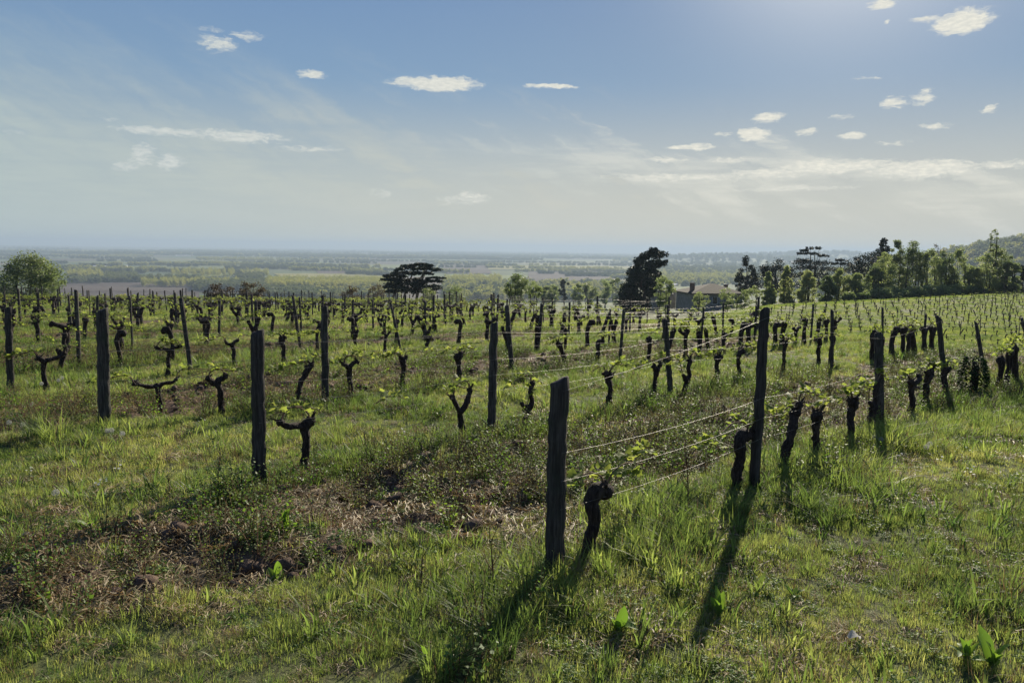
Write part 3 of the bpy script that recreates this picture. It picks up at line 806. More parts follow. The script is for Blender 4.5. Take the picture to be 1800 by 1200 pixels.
for k, L in PX_VINES.items():
    for (px, py, kind, h, mir, arm) in L:
        q = at(px, py); s, t = st(q.x, q.y); x, y = xy(s, k*ROWGAP+(t-k*ROWGAP)*.7)
        VL.append([k, s, x, y, kind, h, mir, arm, True])
rv = random.Random(9)
SKIP0 = [0]
for k in range(NROW):
    mine = [v[1] for v in VL if v[0] == k]
    s = max(mine)+.95 if mine else 0.3
    while s < rowlen(k*ROWGAP)-.3:
        ss = s+rv.uniform(-.1, .1); x, y = xy(ss, k*ROWGAP+rv.uniform(-.05, .05)); px, py, dz = project(x, y, float(zf(x, y)))
        if dz > 1 and -200 < px < 2000 and rv.random() > .04: VL.append([k, ss, x, y, None, 0, 0, 0, dz < 60])
        s += rv.uniform(.85, 1.08)*(.62 if k < 3 and s > 6.5 else 1)
VL.sort(key=lambda v: (v[0], v[1]))
# the nearest 300 stand as single vines, the rest as one mass
def vdist(v): return math.hypot(v[2], v[3]) + (0 if v[4] else .5)
infr = [v for v in VL if -60 < project(v[2], v[3], float(zf(v[2], v[3])))[0] < 1860]
keep = set(id(v) for v in sorted(infr, key=vdist)[:298])
rest = []; nv = 0
cntv = {}
def hoststr(k, s):
    ps = [p for p in rowposts.get(k, [])]
    vis = []
    for p in ps:
        px = project(p[1], p[2], float(zf(p[1], p[2])))[0]
        if -5 < px < 1805: vis.append(p[0])
    n = sum(1 for a in vis if a < s)
    return n
for v in VL:
    k, s, x, y, kind, h, mir, arm, near = v
    if id(v) not in keep: rest.append(v); continue
    n = hoststr(k, s); key = (k, n); cntv[key] = cntv.get(key, 0)+1; c = cntv[key]
    if n: wh = f'{ORD[c]} right of the {ORD[n]} post, {rowname(k)}'
    else: wh = f'{ORD[c]} before the first post of the {rowname(k)}'
    i = rv.randrange(len(VAR))
    if kind:
        lab = f'{LOOK[kind]}, {wh}'
        d = math.hypot(x, y)
        hero_vine((x, y), kind, h, 1000+nv, mir, arm, lab, leaves=True, canes=2 if d < 8 else 3)
    else:
        kd, tm, cm, fm = VAR[i]
        lab = f'{LOOK[kd]}, {wh}'
        e = empty('vine', (x, y, float(zf(x, y))), PI/4+rv.uniform(-.15, .15)+(PI if rv.random() < .5 else 0)); tag(e, lab, 'vine', VGROUP)
        sc = rv.uniform(1.0, 1.22); tk = .78 if math.hypot(x, y) < 17 else 1.0; e.scale = (sc*tk, sc*tk, sc)
        link('trunk', tm, e); link('foliage', fm, e)
        for c_ in cm: link('cane', c_, e)
    nv += 1

# ------------------------------------------------------------------ geometry-node scatter: one object, many protos
def scatter(name, protos, P, IDX, ROT, SC, label, kind='stuff', parent=None):
    """protos: list of meshes; P Nx3, IDX N, ROT Nx3 euler, SC N"""
    me = bpy.data.meshes.new(name); n = len(P)
    me.vertices.add(n); me.vertices.foreach_set('co', np.asarray(P, np.float32).ravel())
    a = me.attributes.new('idx', 'INT', 'POINT'); a.data.foreach_set('value', np.asarray(IDX, np.int32))
    a = me.attributes.new('rot', 'FLOAT_VECTOR', 'POINT'); a.data.foreach_set('vector', np.asarray(ROT, np.float32).ravel())
    SC = np.asarray(SC, np.float32)
    if SC.ndim == 1: SC = np.repeat(SC[:, None], 3, 1)
    a = me.attributes.new('siz', 'FLOAT_VECTOR', 'POINT'); a.data.foreach_set('vector', SC.ravel())
    o = link(name, me)
    ng = bpy.data.node_groups.new(name, 'GeometryNodeTree')
    ng.interface.new_socket('Geometry', in_out='INPUT', socket_type='NodeSocketGeometry')
    ng.interface.new_socket('Geometry', in_out='OUTPUT', socket_type='NodeSocketGeometry')
    N = ng.nodes; L = ng.links
    gi = N.new('NodeGroupInput'); go = N.new('NodeGroupOutput'); jn = N.new('GeometryNodeJoinGeometry')
    def attr(nm, ty):
        q = N.new('GeometryNodeInputNamedAttribute'); q.data_type = ty; q.inputs[0].default_value = nm; return q.outputs[0]
    ai = attr('idx', 'INT'); ar = attr('rot', 'FLOAT_VECTOR'); as_ = attr('siz', 'FLOAT_VECTOR')
    er = N.new('FunctionNodeEulerToRotation'); L.new(ar, er.inputs[0])
    for i, pm in enumerate(protos):
        po = bpy.data.objects.new('source_'+pm.name, pm)
        oi = N.new('GeometryNodeObjectInfo'); oi.inputs[0].default_value = po; oi.inputs['As Instance'].default_value = True
        ip = N.new('GeometryNodeInstanceOnPoints'); cp = N.new('FunctionNodeCompare'); cp.data_type = 'INT'; cp.operation = 'EQUAL'
        ins = [s_ for s_ in cp.inputs if s_.enabled]
        L.new(ai, ins[0]); ins[1].default_value = i
        L.new(gi.outputs[0], ip.inputs['Points']); L.new(cp.outputs[0], ip.inputs['Selection']); L.new(oi.outputs['Geometry'], ip.inputs['Instance'])
        L.new(er.outputs[0], ip.inputs['Rotation']); L.new(as_, ip.inputs['Scale'])
        L.new(ip.outputs[0], jn.inputs[0])
    L.new(jn.outputs[0], go.inputs[0])
    md = o.modifiers.new('scatter', 'NODES'); md.node_group = ng
    tag(o, label, None, None, kind)
    return o
def joined(*ms):
    mb = MB(); mats = []
    for me in ms:
        for mt in me.materials:
            if mt not in mats: mats.append(mt)
        mb.add([tuple(v.co) for v in me.vertices], [tuple(p.vertices) for p in me.polygons], mats.index(me.materials[0]))
    return mb.me('far_vine', mats)
FARV = [joined(tm, fm) for (_, tm, cm, fm) in VAR[:8]]
rf = np.random.RandomState(3)
P_ = [(v[2], v[3], float(zf(v[2], v[3]))) for v in rest]
n = len(P_)
# the second block on the far side of the hollow, its rows run across the view
fb = []
ra = math.radians(-7)
rr_ = 0
yy = 46.0
while yy < 112:
    xs = 14.0
    while xs < 100:
        X = xs*math.cos(ra)-0*math.sin(ra); Y = yy+xs*math.sin(ra)*-0.35
        if X/Y > .325+rf.uniform(-.008, .008) and Y < 82+(X-28)*.58-1: fb.append((X+rf.uniform(-.15, .15), Y+rf.uniform(-.08, .08)))
        xs += 1.15
    yy += 2.6
P_ += [(x, y, float(zf(x, y))) for x, y in fb]
rot = np.zeros((len(P_), 3)); rot[:n, 2] = PI/4+rf.randint(0, 2, n)*PI; rot[n:, 2] = rf.uniform(-.2, .2, len(P_)-n)+rf.randint(0, 2, len(P_)-n)*PI
scatter('distant_vines', FARV, P_, rf.randint(0, len(FARV), len(P_)), rot, np.r_[rf.uniform(.9, 1.1, n), rf.uniform(.75, .98, len(P_)-n)], 'distant vines standing in rows across the hollow and along the brow')
# its posts: thin, some leaning
fp = []
for i in range(0, len(fb), 6):
    fp.append(fb[i])
pm_ = [post_mesh(1.35, .02, .0, .03, 900, False), post_mesh(1.5, .08, 0, .028, 901, False), post_mesh(1.2, -.05, 0, .03, 902, False)]
scatter('distant_posts', pm_, [(x, y, float(zf(x, y))) for x, y in fp], rf.randint(0, 3, len(fp)), np.zeros((len(fp), 3)), rf.uniform(.85, 1.1, len(fp)), 'thin posts among the vines on the far side of the hollow')

# ------------------------------------------------------------------ trees
def leaves_mesh(name, pts, size, mat, seed, flat=0.0):
    """pts Nx3; one small quad per point, randomly turned (numpy, fast)"""
    r = np.random.RandomState(seed); n = len(pts)
    a = r.normal(size=(n, 3)); a[:, 2] *= (1-flat); a /= np.linalg.norm(a, axis=1)[:, None]+1e-9
    b = np.cross(a, r.normal(size=(n, 3))); b /= np.linalg.norm(b, axis=1)[:, None]+1e-9
    s = (size*r.uniform(.55, 1.25, n))[:, None]
    c = pts
    V = np.stack([c-a*s*.9, c-b*s*.45+a*s*.05, c+a*s, c+b*s*.5], 1).reshape(-1, 3)
    me = bpy.data.meshes.new(name)
    me.vertices.add(4*n); me.vertices.foreach_set('co', V.astype(np.float32).ravel())
    me.loops.add(4*n); me.loops.foreach_set('vertex_index', np.arange(4*n, dtype=np.int32))
    me.polygons.add(n); me.polygons.foreach_set('loop_start', np.arange(0, 4*n, 4, dtype=np.int32))
    me.materials.append(M[mat]); me.update(calc_edges=True)
    return me
def build_tree(name, prof, Y, nclump, nleaf, lsize, mat, seed, label, group='trees beyond the vineyard', csz=.16, flat=0.0, stems=1, trunk_r=.18, cat='tree', depthf=.7, plates=None, base=None, rag=1.0, stemtop=.8):
    """prof: silhouette rows (pixel y, left, right) at depth Y; built as a real volume with its own thickness"""
    r = np.random.RandomState(seed)
    rows = []
    for (py, xl, xr) in prof:
        dl = pray(xl, py); dr = pray(xr, py); tl, tr = Y/dl.y, Y/dr.y
        rows.append((EYE+dl.z*tl, dl.x*tl, dr.x*tr))
    rows.sort(); zs = np.array([q[0] for q in rows]); L = np.array([q[1] for q in rows]); Rr = np.array([q[2] for q in rows])
    cx = float((L.mean()+Rr.mean())/2) if base is None else float(pray(base, 520).x*Y/pray(base, 520).y)
    gz = float(zbase(cx, Y))
    e = empty(name, (cx, Y, gz)); tag(e, label, cat, group)
    W = float((Rr-L).max()); H = float(zs[-1]-zs[0])
    # clump centres, more where it is wide
    zz = []; 
    wz = lambda z: np.interp(z, zs, Rr)-np.interp(z, zs, L)
    cand = r.uniform(zs[0], zs[-1], nclump*6); ww = wz(cand)/W
    cand = cand[r.rand(len(cand)) < ww+.06][:nclump]
    l_ = np.interp(cand, zs, L); r_ = np.interp(cand, zs, Rr); half = (r_-l_)/2; mid = (r_+l_)/2
    a = r.uniform(0, 2*PI, len(cand)); rad = np.sqrt(r.uniform(.15, 1, len(cand)))
    cs = csz*W*r.uniform(.5, 1.1, len(cand))
    inr = np.maximum(half-cs*.8*rag, half*.25)
    C_ = np.stack([mid+np.cos(a)*rad*inr, np.sin(a)*rad*inr*depthf, cand], 1)
    th_ = 0
    if plates:
        C_ = []; cs = []; th_ = max(q[3] for q in plates)
        for (py, xl, xr, th) in plates:
            dl = pray(xl, py); dr = pray(xr, py); x0 = dl.x*Y/dl.y; x1 = dr.x*Y/dr.y; z = EYE+dl.z*Y/dl.y
            m = max(3, int((x1-x0)*2.2))
            for q in range(m*2):
                f = r.rand(); C_.append((x0+(x1-x0)*f, r.uniform(-.5, .5)*(x1-x0)*.7, z-th*.4*abs(f-.5)+r.uniform(-.3, .3)*th)); cs.append(th*r.uniform(.7, 1.2))
        C_ = np.array(C_); cs = np.array(cs)
    pick = r.randint(0, len(C_), nleaf)
    g = r.normal(size=(nleaf, 3)); g /= np.linalg.norm(g, axis=1)[:, None]; g *= (r.uniform(0, 1, nleaf)**.5)[:, None]
    g[:, 2] *= (.28 if plates else .75)
    P = C_[pick]+g*cs[pick][:, None]*(1.5 if plates else 1.15)
    P = P-np.array([cx, 0, gz])
    P[:, 2] += (r.normal(0, .12, len(P)) if plates and th_ > 1 else 0)
    link('crown', leaves_mesh('crown', P, lsize, mat, seed, flat), e)
    mb = MB(); rr = random.Random(seed)
    for s_ in range(stems):
        x0 = rr.uniform(-.25, .25)*W*(stems > 1)
        top = zs[0]+H*stemtop
        zt = top-gz; xt = float((np.interp(top, zs, L)+np.interp(top, zs, Rr))/2)-cx+x0*.8
        P0 = [(x0, 0, -.5), (x0+rr.uniform(-.1, .1), 0, zt*.3), ((x0+xt)/2+rr.uniform(-.2, .2), rr.uniform(-.2, .2), zt*.65), (xt, 0, zt)]
        tube(mb, P0, [trunk_r*1.2, trunk_r, trunk_r*.7, trunk_r*.2], 6, 1.2, .1, seed, 0)
    for q in range(10 if not plates else 14):
        c = C_[rr.randrange(len(C_))]-np.array([cx, 0, gz]); f = rr.uniform(.3, .75); z0 = max(.4, min(c[2]*.85, (zs[-1]-gz)*f))
        xs = np.interp(z0+gz, zs, (L+Rr)/2)-cx if stems == 1 else c[0]*.5
        xs = xs*min(1, z0/max(.1, (zs[-1]-gz)*stemtop)) if stems == 1 else xs
        tube(mb, [(xs, 0, z0*.9), ((xs+c[0])/2, c[1]/2, (z0+c[2])/2+.1), tuple(c)], [trunk_r*.45, trunk_r*.3, trunk_r*.1], 5, .9, .1, seed+q, 0)
    link('trunk', mb.me('trunk', [M['bark']]), e)
    return e
def oval(cx, top, bot, w, peak=.45, n=7, jit=.12, seed=0):
    r = random.Random(seed+int(cx)); o = []
    for i in range(n):
        f = i/(n-1); g = math.sin(PI*min(1, max(0.08, f*.85+.12))) if peak >= .5 else math.sin(PI*min(.97, max(.1, f**.7*.8+.12)))
        o.append((top+(bot-top)*f, cx-w/2*g*(1+r.uniform(-jit, jit)), cx+w/2*g*(1+r.uniform(-jit, jit))))
    return o
T_ = build_tree
def boxy(cx, top, bot, w, seed):
    r = random.Random(seed); o = []
    for f, g in ((0, .18), (.07, .45), (.16, .72), (.30, .95), (.5, 1), (.7, .95), (1, .75)):
        o.append((top+(bot-top)*f, cx-w/2*g*(1+r.uniform(-.15, .15)), cx+w/2*g*(1+r.uniform(-.15, .15))))
    return o
T_('willow_tree', [(453, 34, 66), (460, 16, 88), (470, 6, 104), (484, -10, 114), (500, -22, 122), (518, -16, 118), (534, 0, 100)], 95, 120, 14000, .16, 'green', 1, 'round leafy pale green tree at the far left behind the vineyard', stems=4, trunk_r=.14, csz=.13)
T_('russet_shrub', oval(388, 499, 540, 66, seed=1), 84, 40, 2600, .12, 'russet', 2, 'reddish brown shrub behind the rows, left one of the pair', 'shrubs on the brow of the hill', cat='shrub', stems=4, trunk_r=.05)
T_('russet_shrub', oval(442, 497, 540, 58, seed=2), 86, 36, 2300, .12, 'russet', 3, 'reddish brown shrub behind the rows, right one of the pair', 'shrubs on the brow of the hill', cat='shrub', stems=4, trunk_r=.05)
T_('bare_shrub', oval(622, 508, 540, 50, seed=3), 88, 30, 1500, .10, 'russet', 4, 'sparse brownish shrub well left of the spreading cedar', 'shrubs on the brow of the hill', cat='shrub', stems=5, trunk_r=.05)
T_('bare_shrub', oval(660, 502, 540, 50, seed=4), 90, 34, 1500, .10, 'russet', 5, 'sparse brownish shrub touching the left side of the spreading cedar', 'shrubs on the brow of the hill', cat='shrub', stems=5, trunk_r=.05)
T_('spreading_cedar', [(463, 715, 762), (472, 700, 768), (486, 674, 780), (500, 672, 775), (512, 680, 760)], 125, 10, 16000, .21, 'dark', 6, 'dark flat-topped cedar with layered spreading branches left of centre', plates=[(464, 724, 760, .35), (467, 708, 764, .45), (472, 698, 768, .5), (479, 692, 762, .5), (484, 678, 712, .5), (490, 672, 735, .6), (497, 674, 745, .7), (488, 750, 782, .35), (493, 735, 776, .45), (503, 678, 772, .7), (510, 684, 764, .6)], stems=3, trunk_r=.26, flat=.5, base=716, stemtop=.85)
T_('olive_shrub', oval(752, 508, 540, 40, seed=5), 92, 28, 1500, .11, 'green', 7, 'low olive green shrub right under the spreading cedar', 'shrubs on the brow of the hill', cat='shrub', stems=4, trunk_r=.05)
T_('olive_shrub', oval(800, 504, 540, 56, seed=6), 96, 34, 2000, .11, 'green', 8, 'low olive green shrub between the cedar and the small round tree', 'shrubs on the brow of the hill', cat='shrub', stems=4, trunk_r=.05)
T_('small_tree', oval(908, 484, 540, 56, seed=7), 100, 42, 4200, .13, 'green', 9, 'small round green tree beyond the vineyard near the centre', stems=2, trunk_r=.1)
T_('small_tree', oval(937, 495, 540, 34, seed=8), 104, 26, 2000, .12, 'birch', 10, 'lighter little tree close right of the small round tree', stems=2, trunk_r=.08)
T_('distant_tree', oval(992, 489, 530, 22, seed=9), 330, 20, 1300, .55, 'dark', 11, 'narrow dark hazy tree midway between round tree and tall conifer', stems=1, trunk_r=.25)
for i, (cx, top, w, mk) in enumerate([(962, 505, 36, 'green'), (1016, 500, 34, 'birch'), (1038, 497, 36, 'green'), (1062, 494, 34, 'birch'), (1082, 487, 30, 'green'), (975, 502, 26, 'birch')]):
    T_('distant_tree', oval(cx, top, 535, w, seed=20+i), 300+20*i, 26, 1500, .5, mk, 30+i, ['hazy green tree just right of the small round tree', 'pale hazy tree just right of the narrow dark tree', 'hazy green tree, second right of the narrow dark tree', 'pale hazy tree, third right of the narrow dark tree', 'hazy green tree touching the left foot of the tall conifer', 'pale hazy tree touching the narrow dark one from the left'][i], stems=2, trunk_r=.2)
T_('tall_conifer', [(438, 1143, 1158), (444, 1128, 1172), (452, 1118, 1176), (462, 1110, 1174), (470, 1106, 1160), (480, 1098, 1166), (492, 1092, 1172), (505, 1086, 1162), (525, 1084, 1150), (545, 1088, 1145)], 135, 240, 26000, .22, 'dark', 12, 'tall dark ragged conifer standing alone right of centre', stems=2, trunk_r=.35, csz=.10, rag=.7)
T_('spring_tree', oval(1166, 488, 545, 48, seed=12), 118, 36, 3200, .15, 'birch', 13, 'pale green young tree at the right foot of the tall conifer', stems=3, trunk_r=.09)
T_('garden_shrub', oval(1232, 514, 545, 34, seed=13), 120, 22, 1300, .12, 'birch', 14, 'yellow green shrub in front of the house wall', 'shrubs round the house', cat='shrub', stems=3, trunk_r=.05)
for i, (cx, top, w, mk, lb) in enumerate([(1276, 506, 36, 'birch', 'pale shrub in front of the right end of the house'), (1300, 506, 34, 'green', 'green shrub right of the house, before the dark spruce'), (1322, 502, 34, 'birch', 'pale shrub before the dark spruce, beside the first pointed tree')]):
    T_('garden_shrub', oval(cx, top, 550, w, seed=40+i), 116+2*i, 24, 1500, .13, mk, 50+i, lb, 'shrubs round the house', cat='shrub', stems=3, trunk_r=.06)
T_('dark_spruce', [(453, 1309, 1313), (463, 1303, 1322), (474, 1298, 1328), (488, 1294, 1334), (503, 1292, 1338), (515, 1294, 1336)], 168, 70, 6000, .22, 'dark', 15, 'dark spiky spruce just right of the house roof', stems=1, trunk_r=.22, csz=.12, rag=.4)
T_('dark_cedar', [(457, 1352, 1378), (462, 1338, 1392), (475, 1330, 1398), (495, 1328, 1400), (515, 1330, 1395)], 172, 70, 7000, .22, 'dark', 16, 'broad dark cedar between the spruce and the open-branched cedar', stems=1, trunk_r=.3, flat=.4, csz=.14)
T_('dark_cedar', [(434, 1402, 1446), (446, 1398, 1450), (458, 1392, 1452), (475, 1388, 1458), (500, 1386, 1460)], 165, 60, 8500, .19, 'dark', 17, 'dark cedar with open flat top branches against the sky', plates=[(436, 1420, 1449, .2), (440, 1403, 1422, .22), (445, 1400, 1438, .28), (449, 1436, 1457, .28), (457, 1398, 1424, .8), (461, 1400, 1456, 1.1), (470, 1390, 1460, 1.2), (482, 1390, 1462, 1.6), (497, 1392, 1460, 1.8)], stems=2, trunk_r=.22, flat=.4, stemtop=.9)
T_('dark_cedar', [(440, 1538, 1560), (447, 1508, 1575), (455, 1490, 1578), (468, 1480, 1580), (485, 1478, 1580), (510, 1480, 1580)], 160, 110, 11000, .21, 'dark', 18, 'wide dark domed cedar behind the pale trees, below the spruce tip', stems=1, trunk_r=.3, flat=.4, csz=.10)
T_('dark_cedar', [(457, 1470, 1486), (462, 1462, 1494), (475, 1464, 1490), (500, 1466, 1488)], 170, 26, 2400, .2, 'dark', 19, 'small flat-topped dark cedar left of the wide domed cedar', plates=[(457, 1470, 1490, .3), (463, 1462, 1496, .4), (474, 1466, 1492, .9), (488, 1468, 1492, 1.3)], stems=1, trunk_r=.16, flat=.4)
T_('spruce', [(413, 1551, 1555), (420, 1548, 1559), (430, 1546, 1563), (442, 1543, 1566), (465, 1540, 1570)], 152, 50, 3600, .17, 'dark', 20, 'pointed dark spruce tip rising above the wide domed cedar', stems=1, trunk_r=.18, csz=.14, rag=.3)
SPRING = [ # cx, top, bottom, width, depth, leaf mat, label
 (1351, 476, 540, 32, 118, 'birch', 'pointed pale green tree, first from the left of the pale trees'),
 (1383, 466, 540, 34, 119, 'birch', 'pointed pale green tree, second from the left of the pale trees'),
 (1420, 470, 540, 46, 121, 'birch', 'pale green tree standing before the open-branched cedar'),
 (1455, 486, 540, 36, 116, 'green', 'low bushy green tree right of the open-branched cedar'),
 (1476, 473, 540, 44, 118, 'birch', 'pale bushy tree left of the wide domed cedar'),
 (1508, 482, 538, 44, 117, 'birch', 'pale yellowish tree in front of the wide domed cedar'),
 (1538, 470, 536, 40, 118, 'green', 'green tree in front of the right part of the domed cedar'),
 (1556, 446, 535, 54, 120, 'birch', 'green birch directly below the pointed spruce tip'),
 (1577, 421, 532, 38, 124, 'green', 'tall narrow green tree just right of the pointed spruce tip'),
 (1606, 424, 532, 60, 122, 'green', 'tall tree with thin wispy top, right of the spruce tip'),
 (1636, 438, 530, 52, 121, 'birch', 'leafy birch in the middle of the tall grove'),
 (1662, 434, 528, 54, 123, 'green', 'tall green birch, right part of the tall grove'),
 (1688, 440, 528, 44, 122, 'birch', 'last tall birch at the right end of the tall grove'),
 (1712, 466, 526, 36, 119, 'birch', 'lower pale tree in the gap beside the poplar'),
 (1735, 442, 524, 56, 118, 'birch', 'bushy pale tree at the left foot of the tall sparse poplar'),
 (1758, 436, 524, 50, 121, 'green', 'bushy green tree at the right foot of the tall sparse poplar'),
 (1778, 452, 524, 40, 117, 'green', 'green tree right of the poplar, before the wooded hill'),
]
for i, (cx, top, bot, w_, Y, mk, lb) in enumerate(SPRING):
    pr = boxy(cx, top, bot, w_, 60+i) if i > 2 else [(top, cx-3, cx+3), (top+14, cx-w_*.24, cx+w_*.22), (top+30, cx-w_*.42, cx+w_*.40), (top+48, cx-w_*.5, cx+w_*.5), (bot, cx-w_*.4, cx+w_*.42)]
    T_('birch_tree' if i > 6 else 'spring_tree', pr, Y, 70, 9500, .125, mk, 70+i, lb, 'pale spring trees along the edge of the far block', stems=4 if w_ > 38 else 2, trunk_r=.10, csz=.15)
T_('poplar_tree', [(404, 1747, 1750), (412, 1740, 1756), (422, 1738, 1760), (435, 1740, 1758), (460, 1736, 1762)], 120, 26, 900, .13, 'green', 95, 'tall sparse see-through poplar against the sky at far right', stems=3, trunk_r=.07, stemtop=.96)
T_('dark_tree', oval(1796, 468, 530, 34, seed=90), 125, 30, 2600, .2, 'dark', 96, 'dark evergreen tree cut by the right edge of the view', stems=1, trunk_r=.2)
T_('wispy_tree', [(424, 1596, 1614), (432, 1590, 1620), (445, 1586, 1624), (470, 1588, 1622)], 124, 30, 650, .11, 'russet', 97, 'almost bare tree with thin twigs above the tall grove', stems=5, trunk_r=.06, stemtop=.97)
T_('wispy_tree', [(430, 1640, 1660), (438, 1634, 1668), (455, 1634, 1666), (470, 1636, 1664)], 126, 26, 450, .11, 'russet', 98, 'second almost bare tree with thin twigs, right of the first', stems=5, trunk_r=.06, stemtop=.97)

n = 260; px_ = np.random.RandomState(31).uniform(1480, 1830, n); L = []
ru = np.random.RandomState(32)
for p in px_:
    Yd = ru.uniform(113, 121); d = pray(p, 500); X_ = d.x*Yd/d.y
    L.append((X_, Yd+(X_-60)*.25, float(zbase(X_, Yd+(X_-60)*.25))-.2, ru.choice([0, 1, 1]), ru.uniform(.5, 1.5)))
GROVE = L

# ------------------------------------------------------------------ the house below the conifers
def box(mb, x0, x1, y0, y1, z0, z1, mi=0):
    V = [(x0, y0, z0), (x1, y0, z0), (x1, y1, z0), (x0, y1, z0), (x0, y0, z1), (x1, y0, z1), (x1, y1, z1), (x0, y1, z1)]
    mb.add(V, [(0, 3, 2, 1), (4, 5, 6, 7), (0, 1, 5, 4), (1, 2, 6, 5), (2, 3, 7, 6), (3, 0, 4, 7)], mi)
def one(name, mk, parent, *b):
    mb = MB(); box(mb, *b); return link(name, mb.me(name, [M[mk]], smooth=False), parent)
def house():
    Y = 150.0
    dl = pray(1201, 513); dr = pray(1290, 513); xl = dl.x*Y/dl.y; xr = dr.x*Y/dr.y
    ze = EYE+dl.z*Y/dl.y; zr_ = EYE+pray(1250, 498).z*Y/pray(1250, 498).y
    cx = (xl+xr)/2; gz = min(float(zbase(cx, Y)), ze-2.8)-.2
    e = empty('house', (cx, Y, gz), math.radians(8)); tag(e, 'low farmhouse with hipped dark roof and two chimneys among the trees', 'house')
    w2 = (xr-xl)/2; dp = 4.5; eh = ze-gz; rh = zr_-gz
    mb = MB(); box(mb, -w2, w2, -dp, dp, 0, eh); link('wall', mb.me('wall', [M['plaster']], smooth=False), e)
    mb = MB(); o_ = .45; a = w2+o_; b = dp+o_; r_ = w2-dp*.9
    V = [(-a, -b, eh-.1), (a, -b, eh-.1), (a, b, eh-.1), (-a, b, eh-.1), (-r_+1.5, 0, rh), (r_, 0, rh), (-a, -b, eh+.06), (a, -b, eh+.06), (a, b, eh+.06), (-a, b, eh+.06)]
    mb.add(V, [(0, 3, 2, 1), (0, 1, 7, 6), (1, 2, 8, 7), (2, 3, 9, 8), (3, 0, 6, 9), (6, 7, 5, 4), (7, 8, 5), (8, 9, 4, 5), (9, 6, 4)])
    rf_ = link('roof', mb.me('roof', [M['tiles']], smooth=False), e)
    for (x, y, hh, ww) in ((-w2+1.0, -1.6, 1.9, .42), (w2-1.3, .5, 1.5, .36)):
        c = one('chimney', 'brick', rf_, x-ww, x+ww, y-.3, y+.3, eh+.1, eh+hh)
        mb = MB(); box(mb, x-ww-.08, x+ww+.08, y-.38, y+.38, eh+hh, eh+hh+.12)
        link('chimney_cap', mb.me('chimney_cap', [M['plaster']], smooth=False), rf_)
    for x in (-w2*.62, -w2*.1, w2*.45, w2*.8):
        wd = one('window', 'glass', e, x-.5, x+.5, -dp-.02, -dp+.1, eh-2.0, eh-.75)
        one('frame', 'white', wd, x-.55, x-.5, -dp-.05, -dp+.05, eh-2.05, eh-.7); one('frame', 'white', wd, x+.5, x+.55, -dp-.05, -dp+.05, eh-2.05, eh-.7); one('sill', 'white', wd, x-.6, x+.6, -dp-.1, -dp+.02, eh-2.13, eh-2.05)
        one('shutter', 'shutter', e, x-1.05, x-.56, -dp-.06, -dp-.01, eh-2.05, eh-.7); one('shutter', 'shutter', e, x+.56, x+1.05, -dp-.06, -dp-.01, eh-2.05, eh-.7)
    one('door', 'shutter', e, w2*.18-.5, w2*.18+.5, -dp-.04, -dp+.05, 0.02, 2.1)
    # pale lean-to roof left of it
    e2 = empty('barn', (cx-w2-2.4, Y+9, gz)); tag(e2, 'pale metal shed roof glinting left of the farmhouse chimney', 'shed')
    link('wall', (lambda m_: (box(m_, -2.4, 2.4, -2.5, 2.5, 0, eh-.3), m_.me('wall', [M['plaster']], False))[1])(MB()), e2)
    mb = MB(); V = [(-2.7, -2.8, eh-.3), (2.7, -2.8, eh+1.2), (2.7, 2.8, eh+1.2), (-2.7, 2.8, eh-.3), (-2.7, -2.8, eh-.2), (2.7, -2.8, eh+1.3), (2.7, 2.8, eh+1.3), (-2.7, 2.8, eh-.2)]
    mb.add(V, [(0, 3, 2, 1), (4, 5, 6, 7), (0, 1, 5, 4), (1, 2, 6, 5), (2, 3, 7, 6), (3, 0, 4, 7)]); link('roof', mb.me('roof', [M['zinc']], smooth=False), e2)
house()
FARM = [(418, 482, 14, 'small pale farm building on the plain above the left posts'), (175, 467, 26, 'long low white farm shed far out on the left plain'), (214, 466, 18, 'white farm building right of the long low shed'), (322, 447, 24, 'white speck of a hangar on the far left plain'), (336, 446, 14, 'small building right of the far white hangar'), (492, 526, 10, 'little house roof among the dark woods at left')]
for (px, py, wpx, lb) in FARM:
    q = on_plain(px, min(py+3, 520)); hw = wpx/1300*q.y/2; hgt = 6.0*(1 if q.y < 6000 else 2)
    e = empty('farm_building', (q.x, q.y, PLAIN), .3); tag(e, lb, 'building', 'farm buildings on the plain')
    mb = MB(); box(mb, -hw, hw, -hw*.35, hw*.35, 0, hgt*.6); link('wall', mb.me('wall', [M['white']], smooth=False), e)
    mb = MB(); b = hw*.4; z0 = hgt*.6
    mb.add([(-hw*1.05, -b, z0), (hw*1.05, -b, z0), (hw*1.05, b, z0), (-hw*1.05, b, z0), (-hw*1.05, 0, hgt), (hw*1.05, 0, hgt)], [(0, 3, 2, 1), (0, 1, 5, 4), (2, 3, 4, 5), (1, 2, 5), (3, 0, 4)])
    link('roof', mb.me('roof', [M['zinc' if px < 400 else 'tiles']], smooth=False), e)

# ------------------------------------------------------------------ woods far below: masses nobody could count
def crown_proto(name, mat, seed, tall=1.0, n=420):
    r = np.random.RandomState(seed)
    c = r.normal(size=(14, 3)); c /= np.linalg.norm(c, axis=1)[:, None]; c *= r.uniform(.2, .62, (14, 1)); c[:, 2] = c[:, 2]*tall+.72*tall
    g = r.normal(size=(n, 3)); g /= np.linalg.norm(g, axis=1)[:, None]
    P = c[r.randint(0, 14, n)]+g*r.uniform(.5, 1, (n, 1))*.42*[1, 1, .9*min(1.6, tall)]
    return leaves_mesh(name, P, .16, mat, seed)
UG = [crown_proto('bush_crown', 'green', 15, .9, 900), crown_proto('bush_crown', 'birch', 16, 1.0, 900)]
A = np.array(GROVE); scatter('undergrowth', UG, A[:, :3], A[:, 3].astype(int), np.stack([A[:, 0]*0, A[:, 0]*0, A[:, 0]], 1), A[:, 4], 'bushy undergrowth filling the foot of the grove at right')
